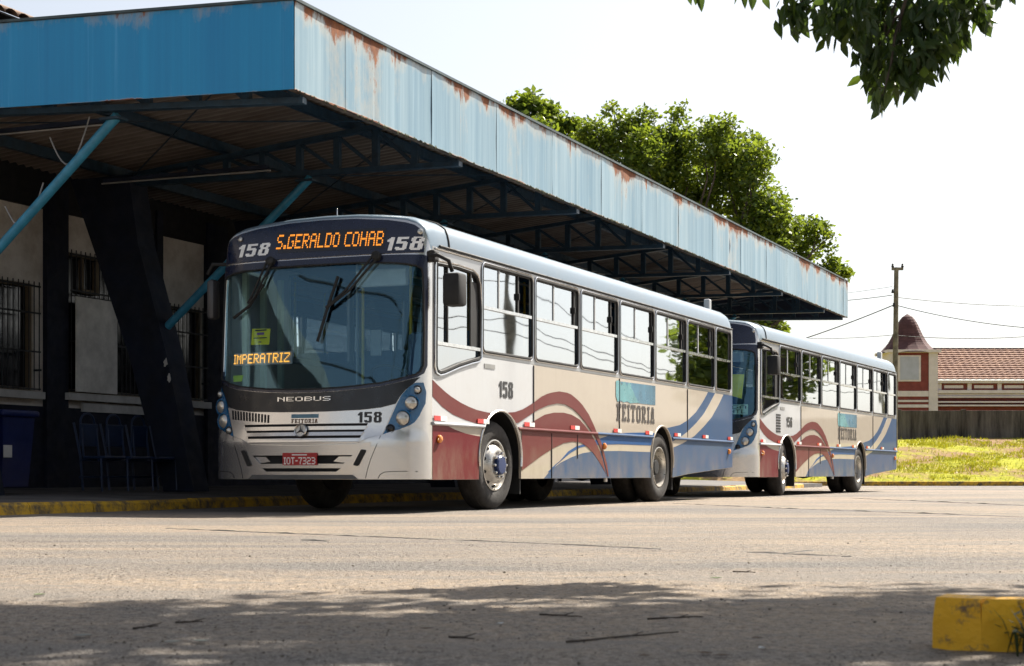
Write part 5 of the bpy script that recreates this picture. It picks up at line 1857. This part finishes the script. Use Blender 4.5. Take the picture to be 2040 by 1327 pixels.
kstone([(.985, 3.80), (1.075, 3.735), (1.13, 3.80), (1.04, 3.90)], .122)
kstone([(1.080, 3.735), (1.62, 3.72), (1.62, 3.82), (1.135, 3.80)], .122)
kstone([(1.626, 3.72), (2.4, 3.74), (2.4, 3.84), (1.626, 3.82)], .122)
SOIL = plain('island_soil', (0.10, 0.075, 0.05), 0.95, var=0.4, scale=12, bump=0.8, bscale=30)
m = MB()
m.add([(1.14, 3.82, .05), (2.6, 3.85, .05), (5.8, 5.0, .05), (5.8, 9.0, .05), (3.6, 9.0, .03), (2.2, 5.45, .012), (1.3, 4.2, .012)], [(0, 1, 2, 3, 4, 5, 6)])
tag(m.build('island', SOIL), kind='structure')
# weeds by the kerb
WEED = leafmat('weed_leaf', (0.018, 0.030, 0.010), (0.035, 0.050, 0.014), (0.06, 0.08, 0.02), 0.2)
wd = tag(empty('weed_clump', (1.17, 3.66, 0)), 'dark straggly weed clump growing against the yellow kerb', 'weed')
rnd = random.Random(4)
for q in range(22):
    m = MB()
    a = rnd.uniform(0, 6.28)
    L = rnd.uniform(.05, .12)
    b0 = Vector((rnd.uniform(-.05, .10), rnd.uniform(-.03, .05), 0))
    tip = b0 + Vector((math.cos(a) * L * .5, math.sin(a) * L * .5, L))
    mid = b0.lerp(tip, .5) + Vector((0, 0, .02))
    sdv = Vector((-math.sin(a), math.cos(a), 0)) * .005
    m.add([b0 - sdv * .5, b0 + sdv * .5, mid + sdv, mid - sdv, tip], [(0, 1, 2, 3), (3, 2, 4)])
    for k_ in range(5):
        pp = b0.lerp(tip, rnd.uniform(.3, 1))
        an = rnd.uniform(0, 6.28)
        dv = Vector((math.cos(an), math.sin(an), rnd.uniform(-.3, .6))) * .022
        sv = Vector((-math.sin(an), math.cos(an), 0)) * .007
        m.add([pp, pp + dv * .5 + sv, pp + dv, pp + dv * .5 - sv], [(0, 1, 2, 3)])
    m.build('stem', WEED, wd)

# loose stones and crumbs on the road: uncountable
STONE = plain('loose_stone', (0.13, 0.105, 0.08), 0.9, var=0.5, scale=20)
V, F = [], []
rnd = random.Random(17)
for i in range(3200):
    Y = 3.3 + 7.0 * rnd.random() ** 1.6
    X = rnd.uniform(-.36, .36) * Y * 1.0
    dens = mnoise.noise((X * .8, Y * 1.2, 2)) + (.35 if 5.0 < Y < 6.8 and X > .1 else 0)
    if dens < -.05 and rnd.random() < .75:
        continue
    s_ = rnd.uniform(.0015, .004) if rnd.random() < .96 else rnd.uniform(.004, .008)
    o = len(V)
    jig = [rnd.uniform(.6, 1.2) for _ in range(6)]
    for k_, d in enumerate(((1, 0, 0), (0, 1, 0), (-1, 0, 0), (0, -1, 0), (0, 0, .7), (0, 0, -.4))):
        V.append((X + d[0] * s_ * jig[k_], Y + d[1] * s_ * jig[k_], gz(X, Y) + s_ * .4 + d[2] * s_ * jig[k_]))
    F += [tuple(o + j for j in f) for f in ((0, 1, 4), (1, 2, 4), (2, 3, 4), (3, 0, 4), (1, 0, 5), (2, 1, 5), (3, 2, 5), (0, 3, 5))]
gv = cloud_obj('gravel', (V, F), STONE, None)
tag(gv, 'loose dark grit and crumbs scattered over the near road', 'gravel', kind='stuff')

# twigs and fallen leaves lying on the road
TWIG = plain('dead_twig', (0.045, 0.032, 0.024), 0.95, var=0.3)
DRYL = plain('dry_leaf', (0.11, 0.062, 0.030), 0.9, var=0.3, scale=30)
GRNL = plain('fallen_green_leaf', (0.10, 0.17, 0.02), 0.5, var=0.2, scale=20)
PALE = plain('paper_scrap', (0.55, 0.57, 0.57), 0.8, var=0.1)


def twig(u0, v0, u1, v1, lab):
    a, b = gp(u0, v0), gp(u1, v1)
    m = MB()
    r_ = .003
    pts = []
    n = 7
    for i in range(n + 1):
        p = a.lerp(b, i / n)
        pts.append((p.x, p.y + .02 * mnoise.noise((i * .7, u0, 0)), r_ + .004 * abs(mnoise.noise((i * .9, v0, 1)))))
    m.tube(pts, r_, 6, .0014)
    q = Vector(pts[4])
    m.tube([q, q + Vector((.03, .04, .006))], .0022, 5, .001)
    return tag(m.build('twig', TWIG, smooth=True), lab, 'twig', 'dead twigs on the road')


twig(1128, 1281, 1352, 1262, 'longest dead twig lying in the shade at the bottom centre')
twig(265, 1254, 315, 1250, 'small dead twig in the shade at lower left')
twig(350, 1242, 405, 1241, 'short straight twig in the shade left of centre')
twig(895, 1271, 945, 1275, 'short thick twig beside the dark clod near the bottom')
twig(1075, 1226, 1160, 1231, 'twig lying just inside the tree shade right of centre')
twig(1290, 1235, 1400, 1231, 'twig crossing a patch of sun in the tree shade')
twig(1460, 1140, 1505, 1142, 'thin twig lying in the sunlit grit')


def fallen(u, v, L, mat, ang, lab, name='fallen_leaf', cat='leaf', grp='fallen leaves on the road', lift=.25):
    p = gp(u, v)
    m = MB()
    n = 6
    vs = []
    for i in range(n + 1):
        k_ = i / n
        w = L * .30 * math.sin(math.pi * min(1, k_ * 1.02)) ** .8
        z = .005 + gz(p.x, p.y) + L * lift * .25 * (4 * (k_ - .5) ** 2) * .5
        vs += [((k_ - .5) * L, -w, z + w * .22), ((k_ - .5) * L, 0, z), ((k_ - .5) * L, w, z + w * .22)]
    m.add(vs, [(3 * i + a, 3 * i + 3 + a, 3 * i + 4 + a, 3 * i + 1 + a) for i in range(n) for a in range(2)])
    o = m.build(name, mat, smooth=True)
    o.location = (p.x, p.y, 0)
    o.rotation_euler = (0, 0, ang)
    return tag(o, lab, cat, grp)


fallen(1427, 1153, .055, GRNL, .3, 'fresh green leaf lying on the sunlit road', lift=.5)
fallen(80, 1186, .05, GRNL, .8, 'small yellow green leaf on the sunlit road at left')
fallen(850, 1256, .04, DRYL, .2, 'dark curled dead leaf in the shade below centre', lift=.8)
fallen(1010, 1215, .04, DRYL, 1.2, 'brown dead leaf at the edge of the tree shade')
fallen(1285, 1312, .035, DRYL, .5, 'brown dead leaf at the very bottom right of centre')
fallen(1405, 1306, .04, DRYL, 2.5, 'curled dead leaf at the bottom left of the island kerb', lift=.7)
fallen(1440, 1311, .04, DRYL, .1, 'flat dead leaf at the bottom beside the curled one')
fallen(1510, 1276, .04, DRYL, .6, 'dead leaf in the shade left of the yellow kerb')
fallen(165, 1270, .05, plain('grey_leaf', (0.20, 0.22, 0.20), 0.7), .1, 'pale grey dry leaf in the shade at lower left', lift=.5)
fallen(345, 1286, .045, plain('grey_leaf', (0.20, 0.22, 0.20), 0.7), .4, 'greenish grey dry leaf near the bottom left', lift=.5)
fallen(400, 1283, .045, plain('grey_leaf', (0.20, 0.22, 0.20), 0.7), 2.8, 'grey dry leaf right beside another near the bottom left', lift=.5)
fallen(995, 1246, .03, PALE, .7, 'crumpled white paper scrap in the shade at centre', 'paper_scrap', 'paper', 'paper scraps on the road', 1.0)
fallen(1519, 1296, .03, PALE, 1.9, 'white paper scrap near the bottom left of the kerb', 'paper_scrap', 'paper', 'paper scraps on the road', 1.0)
